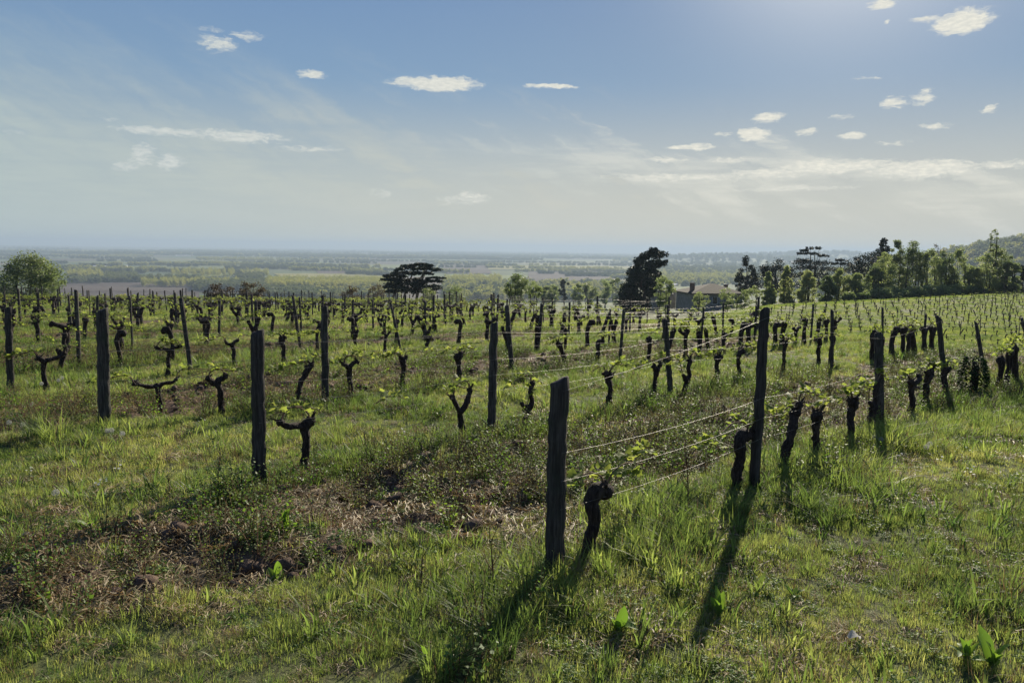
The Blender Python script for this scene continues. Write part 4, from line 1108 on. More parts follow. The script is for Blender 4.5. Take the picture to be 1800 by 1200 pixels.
CP = [crown_proto('wood_crown', 'wood_far', 5), crown_proto('wood_crown', 'wood_far', 6, 1.2), crown_proto('poplar_crown', 'poplar', 7, 2.4), crown_proto('light_crown', 'poplar', 8, 1.2), crown_proto('hedge_crown', 'wood_far', 9, .8)]
rw = np.random.RandomState(21)
def band(x0, x1, y0, y1, n, ids, s0, s1, slope=0.0):
    P = []
    for i in range(n):
        px = rw.uniform(x0, x1); py = rw.uniform(y0, y1)+slope*(px-x0)
        q = on_plain(px, py)
        P.append((q.x, q.y, float(PLAIN), ids[rw.randint(len(ids))], rw.uniform(s0, s1)))
    return P
def wood(name, L, label):
    A = np.array(L); n = len(A)
    scatter(name, CP, A[:, :3], A[:, 3].astype(int), np.stack([np.zeros(n), np.zeros(n), rw.uniform(0, 6.28, n)], 1), A[:, 4], label)
D = [0, 1]; Pp = [2]; Lt = [3]
wood('dark_wood', band(345, 470, 500, 512, 500, D, 6, 10)+band(430, 560, 502, 530, 700, D, 6, 10)+band(160, 350, 492, 497, 200, D, 6, 10)+band(180, 240, 487, 494, 120, D, 7, 11)+band(415, 460, 486, 495, 90, D, 7, 10)+band(0, 50, 487, 500, 100, D, 7, 10)+band(120, 175, 493, 499, 60, D, 6, 9), 'dark broadleaf woods on the plain below the left half of the vineyard')
wood('poplar_plantation', band(470, 690, 500, 514, 700, Pp, 5, 7)+band(120, 180, 486, 495, 90, Pp, 5, 8)+band(250, 420, 500, 505, 160, Pp, 4, 6)+band(780, 880, 494, 506, 200, Pp, 5, 7)+band(300, 470, 482, 488, 90, Pp, 5, 7)+band(1130, 1330, 488, 500, 160, Pp, 5, 8), 'pale green poplar plantations on the plain')
L = band(560, 700, 508, 530, 500, [0, 3, 1], 6, 9)+band(780, 1090, 500, 530, 900, [0, 3, 3, 1], 6, 10)+band(1130, 1480, 480, 505, 900, [0, 3, 1], 7, 12)+band(1130, 1500, 462, 480, 700, [0, 1], 8, 14)
wood('mixed_wood', L, 'hazy mixed woods and thickets at the foot of the hill')
L = []
for i in range(150):
    dy_ = 7+rw.rand()**1.7*46; x0 = rw.uniform(-100, 1500); ln = rw.uniform(25, 200); py = 436.5+dy_+(x0-900)*.0133
    L += band(x0, x0+ln, py, py+.35, int(ln*.55), D if rw.rand() < .7 else Lt, 6, 9+(5 if dy_ < 22 else 0), .0133+rw.uniform(-.008, .008))
for i in range(60):
    x0 = rw.uniform(-100, 1500); ln = rw.uniform(60, 320); py = 436.5+7.5+rw.rand()*13+(x0-900)*.0133
    L += band(x0, x0+ln, py, py+1.5, int(ln*.8), D, 8, 15, .0133)
wood('hedgerow_trees', L, 'hedgerows and copses scattered over the hazy plain')
n = 9000; X = rw.uniform(400, 1700, n); Y = rw.uniform(600, 2100, n); k_ = (np.exp(-((X-1050)/380)**2-((Y-1300)/420)**2) > .10)&(X < .85*Y); X = X[k_]; Y = Y[k_]
L = [(x, y, float(zbase(x, y)), rw.choice([0, 1, 3, 0]), rw.uniform(6, 12)) for x, y in zip(X, Y)]
n = 1500; X = rw.uniform(1000, 4200, n); Y = rw.uniform(4400, 7600, n); Z = zbase(X, Y); k_ = Z > -70
L += [(x, y, z, rw.choice([0, 1]), rw.uniform(14, 26)) for x, y, z in zip(X[k_], Y[k_], Z[k_])]
wood('hill_wood', L, 'wooded hill rising at the right edge and hazy ridges behind it')
n = 500; X = rw.uniform(-220, 120, n); Y = rw.uniform(150, 700, n); Z = zbase(X, Y); k_ = (np.abs(X/Y) < .75)&(Y>260)
L = [(x, y, z, rw.choice([0, 3, 4]), rw.uniform(1.8, 3.2)) for x, y, z in zip(X[k_], Y[k_], Z[k_])]
wood('hillside_scrub', L, 'scrub on the falling hillside beyond the vineyard')

# ------------------------------------------------------------------ sward: blades of grass, herbs, straw, clods
def blade(mb, x, y, h, wd, az_, bend, r, mi=0, seg=3):
    dx, dy = math.cos(az_), math.sin(az_); px_, py_ = -dy, dx
    V = []
    for i in range(seg):
        f = i/seg; o_ = bend*f*f*h; z = h*(f-0.25*bend*f*f)
        ww = wd*(1-f**1.6*.75)
        V.append((x+dx*o_-px_*ww/2, y+dy*o_-py_*ww/2, z-.01*(i == 0))); V.append((x+dx*o_+px_*ww/2, y+dy*o_+py_*ww/2, z-.01*(i == 0)))
    V.append((x+dx*bend*h, y+dy*bend*h, h*(1-.25*bend)))
    F = [(2*i, 2*i+1, 2*i+3, 2*i+2) for i in range(seg-1)] + [(2*seg-2, 2*seg-1, 2*seg)]
    mb.add(V, F, mi)
def tuft(name, n, h0, h1, w0, w1, spread, bend, seed, mat, seg=3, dead=0.06, mats2=None):
    r = random.Random(seed); mb = MB()
    for i in range(n):
        a = r.uniform(0, 2*PI); d = spread*math.sqrt(r.random()); h = r.uniform(h0, h1)
        blade(mb, d*math.cos(a), d*math.sin(a), h, r.uniform(w0, w1), a+r.gauss(0, .9), abs(r.gauss(bend, bend*.5)), r, 1 if r.random() < dead else 0, seg)
    return mb.me(name, [M[mat], M['straw']])
def herb(name, n, spread, h0, h1, s0, s1, seed, mat, kind='oval'):
    r = random.Random(seed); mb = MB()
    for i in range(n):
        a = r.uniform(0, 2*PI); d = spread*math.sqrt(r.random()); h = r.uniform(h0, h1)
        x, y = d*math.cos(a), d*math.sin(a)
        blade(mb, x, y, h, .0025, a, .1, r, 0, 1)
        for q in range(3):
            b = a+q*2.1+r.uniform(-.3, .3); place_leaf(mb, (x, y, h), (math.cos(b), math.sin(b), r.uniform(-.1, .5)), r.uniform(s0, s1), kind, r)
    return mb.me(name, [M[mat]])
def bush_weed(name, nst, h0, h1, spread, seed, mat, s0=.012, s1=.03):
    r = random.Random(seed); mb = MB()
    for i in range(nst):
        a = r.uniform(0, 2*PI); d = spread*r.random()*.6; h = r.uniform(h0, h1); ln = r.uniform(.1, .5)
        x, y = d*math.cos(a), d*math.sin(a); dx, dy = math.cos(a)*ln*h, math.sin(a)*ln*h
        tube(mb, [(x, y, -.01), (x+dx*.4, y+dy*.4, h*.5), (x+dx, y+dy, h)], [.0025, .002, .001], 3, .2, 0, 0, 1, cap=False)
        m = int(h/.022)
        for k in range(m):
            f = (k+1)/m; b = k*2.4+r.random()
            place_leaf(mb, (x+dx*f, y+dy*f, h*f), (math.cos(b), math.sin(b), r.uniform(0, .9)), r.uniform(s0, s1)*(1.15-.5*f), 'diamond', r)
    return mb.me(name, [M[mat], M['stem']])
def straw_mat_mesh(name, n, spread, seed):
    r = random.Random(seed); mb = MB()
    for i in range(n):
        a = r.uniform(0, 2*PI); d = spread*math.sqrt(r.random()); x, y = d*math.cos(a), d*math.sin(a); b = r.uniform(0, 2*PI); L = r.uniform(.05, .16); wd = r.uniform(.002, .004)
        V = []
        px_, py_ = -math.sin(b)*wd, math.cos(b)*wd; z0 = r.uniform(0, .025); cv = r.uniform(-.6, .6)
        for k in range(5):
            f = k/4; bb = b+cv*f*1.5
            cx = x+math.cos(bb)*L*f; cy = y+math.sin(bb)*L*f; z = z0+.03*math.sin(PI*f)*r.random()+.012*f*r.random()
            V.append((cx-px_, cy-py_, z)); V.append((cx+px_, cy+py_, z+.002))
        mb.add(V, [(2*k, 2*k+1, 2*k+3, 2*k+2) for k in range(4)], 0)
    return mb.me(name, [M['straw']])
def clod(name, seed, sub=2):
    import bmesh
    bm = bmesh.new(); bmesh.ops.create_icosphere(bm, subdivisions=sub, radius=1)
    for v in bm.verts:
        c = v.co; d = 1+.55*(float(fbm(c.x*1.3+seed*3.1+9, c.y*1.3+c.z*1.7+seed, seed, 3))-.5)*2
        v.co = c*d; v.co.z *= .7
    me = bpy.data.meshes.new(name); bm.to_mesh(me); bm.free(); me.materials.append(M['soil'])
    me.polygons.foreach_set('use_smooth', [True]*len(me.polygons))
    return me
def daisy(name, seed):
    r = random.Random(seed); mb = MB()
    for q in range(3):
        x, y = r.uniform(-.05, .05), r.uniform(-.05, .05); h = r.uniform(.05, .09)
        blade(mb, x, y, h, .002, 0, .05, r, 1, 1)
        n = 8; tl = (r.uniform(-.5, .5), r.uniform(-.5, .5))
        for k in range(n):
            a = 2*PI*k/n; b = a+.3; R_ = .010
            mb.add([(x, y, h), (x+R_*math.cos(a), y+R_*math.sin(a), h+R_*(tl[0]*math.cos(a)+tl[1]*math.sin(a))), (x+R_*math.cos(b+.25), y+R_*math.sin(b+.25), h+R_*(tl[0]*math.cos(b)+tl[1]*math.sin(b)))], [(0, 1, 2)], 0)
    return mb.me(name, [M['petal'], M['grass']])
PR = []
PR += [tuft('short_tuft', 34, .02, .060, .0028, .0045, .075, .5, 50+i, 'grass') for i in range(4)]                 # 0-3
PR += [tuft('medium_tuft', 32, .045, .10, .003, .0055, .075, .45, 60+i, 'grass') for i in range(3)]                 # 4-6
PR += [tuft('long_tuft', 40, .08, .20, .003, .006, .07, .65, 70+i, 'tall', 4, .04) for i in range(3)]            # 7-9
PR += [tuft('broad_tuft', 12, .08, .22, .009, .018, .05, .5, 80+i, 'tall', 4, 0) for i in range(2)]               # 10-11
PR += [herb('clover', 26, .09, .015, .05, .010, .020, 90+i, 'herb') for i in range(3)]                              # 12-14
PR += [bush_weed('small_weed', 9, .10, .28, .10, 100+i, 'weed') for i in range(3)]                                # 15-17
PR += [straw_mat_mesh('straw', 40, .14, 110+i) for i in range(3)]                                                 # 18-20
PR += [clod('clod', 120+i, 2) for i in range(4)]                                                                  # 21-24
PR += [daisy('daisy', 130)]                                                                                       # 25
PR += [tuft('wide_patch', 90, .03, .09, .006, .010, .30, .5, 140+i, 'grass', 2) for i in range(3)]                # 26-28
PR += [tuft('wide_tall_patch', 70, .06, .17, .008, .013, .28, .5, 150+i, 'tall', 2) for i in range(2)]            # 29-30
PR += [bush_weed('leafy_weed', 12, .12, .30, .13, 160+i, 'herb', .02, .042) for i in range(2)]                    # 31-32
PR += [tuft('dry_tuft', 22, .06, .20, .002, .0035, .07, .6, 170, 'straw', 3, 1.0)]                                # 33
rg = np.random.RandomState(77)
def zone(y0, y1, dens, xr=.78):
    """random ground points between two depths, inside the fan in front of the camera"""
    area = xr*(y1*y1-y0*y0)+(y1-y0)*1.6
    n = int(area*dens)
    Y = np.sqrt(rg.uniform(y0*y0, y1*y1, n)); X = rg.uniform(-1, 1, n)*(Y*xr+.8)
    return X, Y
def masks(X, Y):
    s, t = st(X, Y); k = np.round(t/ROWGAP); dr = np.abs(t-k*ROWGAP)
    inb = (t > -ROWGAP*.5) & (t < ROWGAP*(NROW-.5)) & (s > -1.0) & (s < rowlen(t)+.5)
    under = np.where(inb, sst(.55, .15, dr), 0)
    return s, t, under, tilled(X, Y)
GP = []; GI = []; GS = []; GR = []
def put(X, Y, idx, sc):
    if len(X) == 0: return
    n = len(X); Z = zf(X, Y)
    GP.append(np.stack([X, Y, Z], 1)); GI.append(np.asarray(idx)); GS.append(np.asarray(sc))
    GR.append(np.stack([rg.normal(0, .08, n), rg.normal(0, .08, n), rg.uniform(0, 2*PI, n)], 1))
def sow(y0, y1, dens, far=False):
    X, Y = zone(y0, y1, dens)
    s, t, un, tl = masks(X, Y)
    n = len(X); r = rg.rand(n)
    clump = fbm(X*1.1+50, Y*1.1, 61, 3); big = fbm(X*.45+5, Y*.45+80, 71, 3); r2 = rg.rand(n)
    right = sst(0.2, -0.6, t)          # mown strip right of the front row
    head = sst(-.5, -2.5, s)
    keep = r2 > tl*1.02
    lush = un*.75 + sst(.50, .62, clump)*.45*(1-.4*right) + sst(.52, .62, big)*.25
    sel = rg.rand(n)
    if far:
        tall = (sel < lush*.4)
        idx = np.where(tall, 29+rg.randint(0, 2, n), 26+rg.randint(0, 3, n))
        sc = rg.uniform(.7, 1.15, n)*np.where(Y > 40, 1.25, 1.0)
    else:
        idx = rg.randint(0, 4, n)
        idx = np.where(sel < lush*.75+.28, 4+rg.randint(0, 3, n), idx)
        idx = np.where((sel < lush*.30), 7+rg.randint(0, 3, n), idx)
        q = rg.rand(n)
        idx = np.where((q < .035+.05*un), 10+rg.randint(0, 2, n), idx)
        cov = fbm(X*1.7+20, Y*1.7, 81, 3)
        idx = np.where(rg.rand(n) < .05+.16*sst(.5, .66, cov), 12+rg.randint(0, 3, n), idx)
        idx = np.where(rg.rand(n) < .05, 33, idx); idx = np.where(rg.rand(n) < .035, 18+rg.randint(0, 3, n), idx)
        sc = rg.uniform(.65, 1.25, n)*(.30+1.15*clump)*(.86+.14*sst(3, 6, Y))
    kp = keep
    put(X[kp], Y[kp], idx[kp], sc[kp])
    # what grows and lies on the tilled strips
    X, Y = X[~kp], Y[~kp]; n = len(X)
    if n == 0: return
    q = rg.rand(n); wd = fbm(X*1.2, Y*1.2+7, 91, 3)
    if far:
        k2 = q < .35
        idx = np.where(q < .12, 29, np.where(q < .22, 26, 17)); idx = np.where((q > .25), 18+rg.randint(0, 3, n), idx)
        put(X[k2], Y[k2], idx[k2], rg.uniform(.7, 1.4, k2.sum())*np.where((idx[k2] >= 18) & (idx[k2] <= 20), 1.8, 1))
    else:
        gw = sst(.44, .60, wd)
        sel = q < .16+.50*gw
        kind = rg.rand(n)
        idx = np.where(kind < .34, 12+rg.randint(0, 3, n), np.where(kind < .46, 15+rg.randint(0, 3, n), np.where(kind < .68, 4+rg.randint(0, 3, n), np.where(kind < .74, 31+rg.randint(0, 2, n), np.where(kind < .82, 33, 18+rg.randint(0, 3, n))))))
        put(X[sel], Y[sel], idx[sel], rg.uniform(.55, 1.15, sel.sum()))
        s2 = (~sel) & (rg.rand(n) < .07)
        put(X[s2], Y[s2], 18+rg.randint(0, 3, s2.sum()), rg.uniform(.6, 1.2, s2.sum()))
sow(1.6, 4.5, 560); sow(4.5, 8, 400); sow(8, 14, 190); sow(14, 24, 95)
sow(24, 40, 15, True); sow(40, 66, 8, True)
# weeds standing under the vine rows
X, Y = zone(2, 16, 26); s, t, un, tl = masks(X, Y); k_ = (un > .3) | ((tl > .3) & (rg.rand(len(X)) < .45)); X = X[k_]; Y = Y[k_]
wn_ = fbm(X*.8, Y*.8+33, 95, 2); k_ = wn_ > .45; X = X[k_]; Y = Y[k_]
k_ = rg.rand(len(X)) < .35+.5*sst(4.5, 7, Y); X = X[k_]; Y = Y[k_]
put(X, Y, np.where(rg.rand(len(X)) < .7, 15+rg.randint(0, 3, len(X)), 31+rg.randint(0, 2, len(X))), rg.uniform(.55, 1.2, len(X)))
# daisies
X, Y = zone(3, 16, 8); k_ = (fbm(X*.9+70, Y*.9, 99, 2) > .62) & (tilled(X, Y) < .2); put(X[k_], Y[k_], np.full(k_.sum(), 25), rg.uniform(.7, 1.1, k_.sum()))
# the far block beyond the hollow
n = 15000; Y = rg.uniform(34, 112, n); X = Y*rg.uniform(.2, .8, n)
put(X, Y, 26+rg.randint(0, 5, n), rg.uniform(.8, 1.4, n))
GP = np.concatenate(GP); GI = np.concatenate(GI); GS = np.concatenate(GS); GR = np.concatenate(GR)
isf = (GI >= 18) & (GI <= 20)
GR[isf, 0] *= .4; GR[isf, 1] *= .4
print('tufts', len(GP))
grass = scatter('grass', PR, GP, GI, GR, GS, 'rough spring grass, clover and weeds covering the ground between and beside the vine rows')
# clods of earth
X, Y = zone(2, 20, 90); s, t, un, tl = masks(X, Y); k_ = (tl > .35) & (fbm(X*1.4, Y*1.4+3, 17, 3) > .50); X = X[k_]; Y = Y[k_]; n = len(X)
sc = np.abs(rg.normal(.020, .020, n))+.008
scatter('soil_clods', [PR[21], PR[22], PR[23], PR[24]], np.stack([X, Y, zf(X, Y)+sc*.2], 1), rg.randint(0, 4, n), rg.uniform(0, 6, (n, 3))*[.1, .1, 1], sc, 'crumbly clods of brown earth on the tilled strips')

# ------------------------------------------------------------------ single plants and things in the foreground
def long_leaf_mesh(name, L, Wd, bend, seed, mat='herb'):
    r = random.Random(seed); n = 7; V = []; F = []
    for i in range(n):
        f = i/(n-1); w_ = Wd*math.sin(PI*min(.985, .08+f*.9))**.8*.5
        y = L*f*(1-.25*bend*f); z = L*(f*(.75-.2*bend)-bend*f*f*.75); k_ = .25+.1*math.sin(f*9+seed)
        V += [(-w_, y, z+w_*k_), (0, y, z-w_*.1), (w_, y, z+w_*k_*(1+.2*r.random()))]
    for i in range(n-1):
        a = i*3; F += [(a, a+1, a+4, a+3), (a+1, a+2, a+5, a+4)]
    return mesh(name, V, F, [M[mat]])
LL = [long_leaf_mesh('leaf', 1, .34, .45, 1), long_leaf_mesh('leaf', 1, .28, .8, 2), long_leaf_mesh('leaf', 1, .4, .2, 3), long_leaf_mesh('leaf', 1, .22, .6, 4)]
def rosette(px, py, n, L0, L1, label, seed, up=.3):
    q = at(px, py); e = empty('broadleaf_weed', (q.x, q.y, float(zf(q.x, q.y)))); tag(e, label, 'weed', 'broad-leaved weeds in the foreground')
    r = random.Random(seed)
    for i in range(n):
        lo = link('leaf', LL[r.randrange(4)], e); a = i*2.4+r.uniform(-.3, .3); s = r.uniform(L0, L1)*.72
        lo.rotation_euler = (r.uniform(-.2, .5)*up*2+up*.6, r.uniform(-.2, .2), a); lo.scale = (s, s, s); lo.location = (0, 0, .005)
    return e
rosette(500, 935, 11, .12, .24, 'broad-leaved weed with upright sunlit leaf on the straw-littered strip', 1, .7)
rosette(487, 1028, 6, .08, .20, 'low weed with one glowing oval leaf below the straw-littered strip', 2, .9)
rosette(751, 1168, 5, .08, .17, 'small weed with an upright oval leaf at the bottom centre', 3, 1.0)
rosette(1262, 1085, 7, .10, .2, 'leafy weed beside the tip of the second post shadow', 4, .6)
rosette(1085, 1110, 8, .12, .22, 'broad-leaved weed with pointed leaves in the shade right of the front end post', 5, .9)
rosette(1395, 1050, 7, .07, .14, 'small dark weed in the mown grass at lower right', 6, .3)
rosette(1745, 1175, 10, .14, .24, 'lush broad-leaved weed in the bottom right corner', 7, .9)
rosette(1700, 1160, 7, .12, .2, 'lush weed just left of the one in the bottom right corner', 8, .9)
rosette(160, 930, 8, .1, .18, 'dark-leaved weed in the grass at the left edge of the straw', 9, .4)
rosette(22, 925, 9, .12, .2, 'shiny dark-leaved weed at the left edge of the view', 10, .3)
rosette(1165, 820, 9, .12, .2, 'dark-leaved weed between the first two vines of the front row', 11, .6)
rosette(930, 880, 8, .08, .15, 'small weed just left of the front end post', 12, .6)

# leafy clumps growing round the first posts
LW = [bush_weed('foliage', 26, .10, .26, .22, 200+i, 'herb', .018, .040) for i in range(3)]
LWl = [bush_weed('foliage', 22, .14, .34, .20, 210+i, 'weed', .014, .030) for i in range(3)]
def clump(px, py, k, sc, label, mp=LW, name='leafy_weed'):
    q = at(px, py); e = link(name, mp[k], None, (q.x, q.y, float(zf(q.x, q.y)))); e.scale = (sc, sc, sc); e.rotation_euler = (0, 0, k*2.1+px); tag(e, label, 'weed', 'leafy clumps along the rows')
clump(420, 865, 0, 1.0, 'leafy clump left of the second row end post'); clump(500, 862, 1, 1.0, 'leafy clump between the second row end post and its first vine')
clump(548, 848, 2, 1.1, 'leafy clump at the foot of the long-armed vine'); clump(380, 880, 1, .9, 'outermost leafy clump left of the second row end post')
clump(455, 885, 2, .8, 'low leafy clump in front of the second row end post')
clump(840, 820, 0, 1.0, 'grey-green bushy weed in front of the third post, second row', LWl); clump(890, 850, 1, .9, 'bushy weed between the front end post and the row behind', LWl)
clump(1090, 950, 2, .8, 'bushy weed right of the first front row vine', LWl); clump(1060, 800, 1, 1.1, 'bushy weed on the tilled strip behind the first vine', LWl)
clump(1150, 770, 0, 1.2, 'wide bushy weed on the tilled strip before the tall leaning post', LWl); clump(1270, 745, 2, 1.2, 'bushy weed just left of the tall leaning post', LWl)
clump(1400, 720, 1, 1.3, 'bushy weed on the tilled strip right of the tall leaning post', LWl); clump(1460, 700, 0, 1.2, 'bushy weed behind the front row leaves near the third post', LWl)
clump(770, 735, 0, .9, 'leafy clump left of the forked vine', LW); clump(655, 840, 2, .9, 'leafy clump on the grass edge left of the grey-green weed', LW)

# dry reddish stalks
def stalk(px, py, pytop, seed, label, branches=5):
    q = at(px, py); z = float(zf(q.x, q.y)); h = max(.15, height_to(Vector((q.x, q.y, z)), pytop))
    e = empty('dry_stalk', (q.x, q.y, z)); tag(e, label, 'stalk', 'dry stalks left standing among the weeds')
    r = random.Random(seed); mb = MB(); t_ = (r.uniform(-.05, .05), r.uniform(-.05, .05), h)
    tube(mb, [(0, 0, -.03), (t_[0]*.3, t_[1]*.6, h*.5), t_], [.005, .004, .0015], 5, .05, .1, seed, 0)
    link('stem', mb.me('stem', [M['stem']]), e)
    for i in range(branches):
        f = r.uniform(.2, .85); a = r.uniform(0, 6.3); L = h*r.uniform(.18, .4); b0 = Vector((t_[0]*f, t_[1]*f, h*f)); d = Vector((math.cos(a)*.5, math.sin(a)*.5, .85))
        mb = MB(); tube(mb, [b0, b0+d*L*.5, b0+d*L+Vector((0, 0, .01))], [.0025, .002, .001], 4, .05, .1, seed+i, 0)
        for k in range(6):
            f2 = .3+.7*k/6; place_leaf(mb, b0+d*L*f2, (math.cos(k*2.4), math.sin(k*2.4), .4), .02, 'diamond', r, 1)
        link('twig', mb.me('twig', [M['stem'], M['weed']]), e)
stalk(1210, 900, 775, 1, 'reddish dry stalk left of the second front row vine', 9); stalk(797, 880, 800, 2, 'reddish dry stalk before the forked vine', 8)
stalk(805, 885, 830, 3, 'short reddish stalk beside the one before the forked vine', 5); stalk(868, 1050, 925, 4, 'thin dark stalk with grey leaves left of the front end post', 7)
stalk(740, 1030, 960, 5, 'bent thin stalk on the clover left of the dark stalk', 2); stalk(382, 850, 790, 6, 'thin stalk standing left of the second row end post', 5)
stalk(1055, 745, 700, 7, 'small reddish stalk behind the front end post wires', 5); stalk(298, 880, 835, 8, 'pale dry grass-like stalk left of the shaded clump', 6)

# dandelion clocks
def clock_mesh():
    r = np.random.RandomState(4); n = 130; d = r.normal(size=(n, 3)); d /= np.linalg.norm(d, axis=1)[:, None]
    mb = MB()
    for v in d:
        v = Vector(v); a = v.orthogonal().normalized(); b = v.cross(a); R_ = .019
        mb.add([v*.002+a*.0003, v*.002-a*.0003, v*R_], [(0, 1, 2)])
        c = v*R_
        for k in range(3):
            t = 2*PI*k/3; w_ = (a*math.cos(t)+b*math.sin(t)); u_ = (a*math.cos(t+.5)+b*math.sin(t+.5))
            mb.add([c, c+w_*.006+v*.0025, c+u_*.006+v*.0025], [(0, 1, 2)])
    return mb.me('seed_head', [M['fluff']])
CK = clock_mesh()
CLOCKS = [(190, 757, 'left one of the touching pair right of the thick left post foot'), (197, 756, 'right one of the touching pair near the thick left post foot'), (216, 762, 'single one just right of the touching pair'),
 (57, 710, 'single one on bare soil at far left'), (17, 742, 'one nearest the left edge'), (41, 746, 'one just right of the one nearest the left edge'), (104, 668, 'one behind the leftmost vine foot'), (74, 674, 'one by the foot of the leftmost vine'), (110, 664, 'highest one behind the leftmost vine'),
 (1537, 768, 'left one of the pair by the third front row post shadow'), (1547, 772, 'right one of the pair by the third front row post shadow'), (1627, 785, 'left one of the pair in the mown grass at right'), (1633, 780, 'right one of the pair in the mown grass at right'), (99, 866, 'lone one low in the grass at left')]
for i, (px, py, lb) in enumerate(CLOCKS):
    q = at(px, py+18); z = float(zf(q.x, q.y)); h = max(.08, height_to(Vector((q.x, q.y, z)), py))
    e = empty('dandelion', (q.x, q.y, z)); tag(e, 'white dandelion clock, '+lb, 'dandelion', 'dandelion clocks in the grass')
    mb = MB(); tube(mb, [(0, 0, -.02), (.006, 0, h*.5), (0, 0, h)], [.0022, .002, .0016], 5, .05, 0, 0, 0); link('stem', mb.me('stem', [M['herb']]), e)
    sh = link('seed_head', CK, e, (0, 0, h)); sh.scale = (1.15, 1.15, 1.15)

# big clods on the broken strip
for i, (px, py, s_, lb) in enumerate([(700, 945, .055, 'largest round clod of earth left of the front end post'), (738, 958, .045, 'round clod right below the largest one'), (762, 932, .05, 'pale clod above and right of the largest one'), (845, 935, .045, 'clod of earth nearest the front end post'),
    (812, 925, .035, 'small clod between the pale clod and the end post'), (250, 1032, .07, 'dark split clod of earth in the grass at lower left'), (203, 1052, .055, 'flat clod left of the dark split one'), (430, 1000, .06, 'dark clod left of the weed with the glowing leaf'), (405, 1008, .04, 'small clod left of the dark one near the glowing leaf'), (562, 905, .045, 'clod of earth above the broad-leaved weed'), (640, 965, .06, 'dark clod in the hollow left of the largest one'), (600, 972, .045, 'lower dark clod in the hollow'), (1000, 860, .035, 'small clod just right of the end post')]):
    q = at(px, py); o = link('soil_clod', clod('clod', 300+i, 3), None, (q.x, q.y, float(zf(q.x, q.y))+s_*.25)); o.scale = (s_*1.2, s_, s_*.95); tag(o, lb, 'clod', 'large clods of earth')

# ivy-covered stump in the front row
def ivy():
    q = at(1680, 694); s, t = st(q.x, q.y); x, y = xy(s, t*.5); z = float(zf(x, y)); h = height_to(Vector((x, y, z)), 626)
    e = empty('ivy_covered_vine', (x, y, z)); tag(e, 'vine smothered in dark green ivy right of the fourth front row post', 'vine', VGROUP)
    mb = MB(); tube(mb, [(0, 0, -.1), (.02, 0, h*.5), (0, 0, h*.85)], [.06, .05, .05], 8, .04, .2, 5, 0); link('trunk', mb.me('trunk', [M['vbark']]), e)
    r = np.random.RandomState(8); n = 1500; a = r.uniform(0, 2*PI, n); zz = r.uniform(0, 1, n); rad = (.17*np.sqrt(np.clip(np.sin(PI*(.18+zz*.72)), 0, 1)))*r.uniform(.75, 1.1, n)
    mb = MB(); rr = random.Random(4)
    for i in range(n): place_leaf(mb, (rad[i]*math.cos(a[i]), rad[i]*math.sin(a[i]), zz[i]*h), (math.cos(a[i]), math.sin(a[i]), rr.uniform(-.9, .1)), rr.uniform(.03, .055), 'diamond', rr)
    link('foliage', mb.me('foliage', [M['ivy']]), e)
ivy()
# pale curled leaf and a yellow one
def curled(px, py, s_, lb, mat, seed):
    q = at(px, py); o = link('fallen_leaf', long_leaf_mesh('leaf', 1, .45, 1.1, seed, mat), None, (q.x, q.y, float(zf(q.x, q.y))+.05)); o.scale = (s_, s_, s_); o.rotation_euler = (.1, .2, -1.2); tag(o, lb, 'leaf', 'fallen leaves')
curled(1490, 1138, .10, 'pale curled dead leaf lying in the mown grass at lower right', 'fluff', 3); curled(1392, 812, .06, 'orange dead leaf beside the fourth front row vine', 'straw', 4); curled(37, 955, .09, 'pale glossy leaf at the left edge', 'fluff', 5)
# a forked dry twig
mb = MB(); tube(mb, [(0, 0, .02), (.10, .03, .05), (.2, .02, .03)], [.004, .003, .002], 5, .03, .2, 1, 0); tube(mb, [(.10, .03, .05), (.14, .06, .10)], [.003, .0015], 5, .03, .2, 2, 0)
q = at(225, 1068); o = link('twig', mb.me('twig', [M['straw']]), None, (q.x, q.y, float(zf(q.x, q.y))+.02)); tag(o, 'pale forked dry twig lying on the ground at lower left', 'twig')
# long arching grass clump at left, lush clumps by the front row
LG = [tuft('blades', 120, .18, .42, .004, .009, .12, .7, 230+i, 'tall', 5, .02) for i in range(2)]
for (px, py, k, s_, lb) in [(95, 775, 0, 1.0, 'long arching dark grass clump left of the thick left post'), (60, 770, 1, .8, 'shorter arching grass clump at the left edge'), (1290, 900, 0, .6, 'lush grass clump at the foot of the second front row vine'), (1420, 900, 1, .55, 'dense dark grass clump below the third front row vine'), (1060, 1010, 1, .6, 'lush grass clump at the foot of the first front row vine'), (925, 1060, 0, .6, 'tall grass clump in the shade left of the end post'), (1450, 925, 0, .5, 'rounded tussock right of the second post shadow'), (880, 1150, 1, .6, 'tall bright grass clump at the bottom centre'), (770, 1190, 0, .6, 'tall grass clump cut by the bottom edge'), (1640, 750, 1, .5, 'grass clump at the foot of the fourth front row post')]:
    q = at(px, py); o = link('grass_clump', LG[k], None, (q.x, q.y, float(zf(q.x, q.y)))); o.scale = (s_, s_, s_); o.rotation_euler = (0, 0, px); tag(o, lb, 'grass clump', 'tall grass clumps')
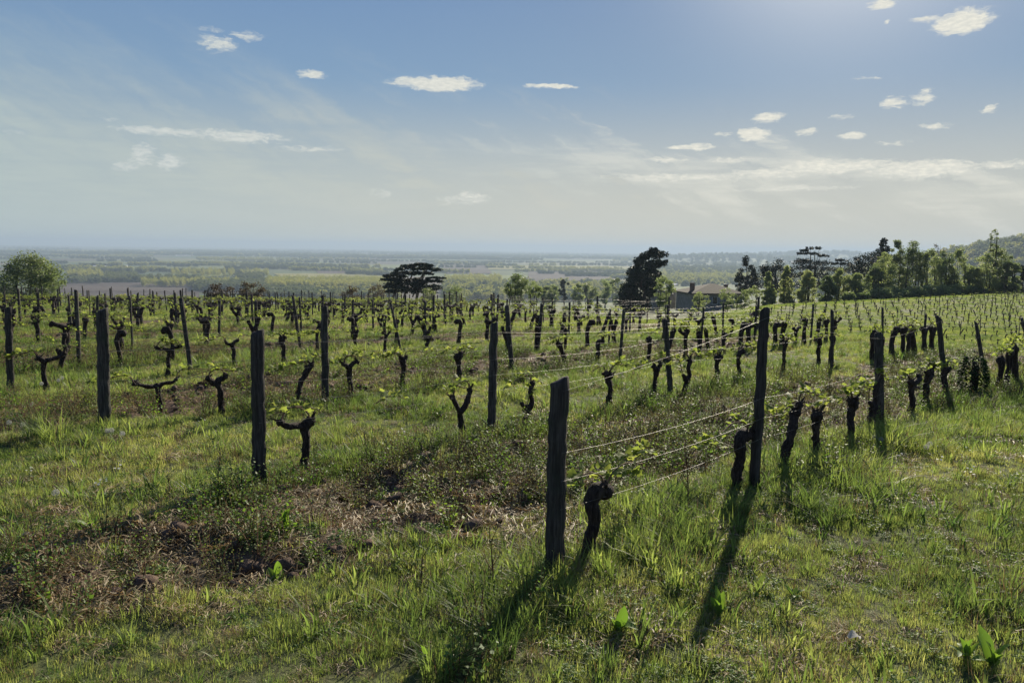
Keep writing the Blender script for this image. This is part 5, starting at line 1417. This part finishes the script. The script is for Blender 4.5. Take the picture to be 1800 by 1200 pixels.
# a mat of straw heaped on the broken strip
A = []
for (px, py, n_, sp_) in [(300, 945, 60, .35), (260, 950, 40, .3), (500, 915, 26, .25), (850, 885, 40, .3), (950, 945, 30, .2), (80, 1060, 40, .35), (900, 870, 26, .25), (620, 920, 18, .3)]:
    q = at(px, py)
    for i in range(n_//2):
        x = q.x+rg.normal(0, sp_); y = q.y+rg.normal(0, sp_*.8); A.append((x, y, float(zf(x, y))+rg.uniform(0, .03)))
A = np.array(A); n = len(A)
scatter('straw_litter', [PR[18], PR[19], PR[20]], A, rg.randint(0, 3, n), np.stack([rg.normal(0, .15, n), rg.normal(0, .15, n), rg.uniform(0, 6.3, n)], 1), rg.uniform(.7, 1.2, n), 'heaps of dry straw lying on the broken earth strip')

# bright young shoots tied to the wires or sprouting from the ground
for i, (px, py, lz, lb) in enumerate([(1238, 860, .30, 'bright yellow green shoot on the low wire left of the second front row vine'), (1118, 900, .36, 'small leafy shoot on the low wire between the first two front row vines'), (500, 742, .10, 'bright yellow shoot low behind the second row end post'), (690, 745, .25, 'leafy shoot on the wire right of the long-armed vine'), (1080, 935, .33, 'leaves and pale cane reaching back from the first front row vine')]):
    q = at(px, py); z = float(zf(q.x, q.y)); e = empty('vine_shoot', (q.x, q.y, z), PI/4); tag(e, lb, 'vine shoot', 'young vine shoots')
    r = random.Random(500+i); L = [(-.22, 0, lz+.02), (-.08, .01, lz+.07), (.06, -.01, lz+.06), (.2, 0, lz)] if lz > .15 else [(0, 0, -.02), (.02, 0, .08), (.05, .01, .16), (.1, 0, .2)]
    mb = MB(); tube(mb, L, [.006, .005, .004, .003], 6, .03, .1, i, 0); c = link('cane', mb.me('cane', [M['cane']]), e)
    for p in shoot_points([[Vector(v) for v in L]], i, .06):
        for (lp, d, s_) in leaf_cluster(p, r, r.choice((3, 4, 5)), .035, .07):
            lo = link('leaf', HERO_LEAF[r.randrange(4)], c); lo.location = lp; lo.rotation_mode = 'QUATERNION'
            lo.rotation_quaternion = d.to_track_quat('Y', 'Z') @ Quaternion((0, 1, 0), r.uniform(-.7, .7)); lo.scale = (s_, s_, s_)
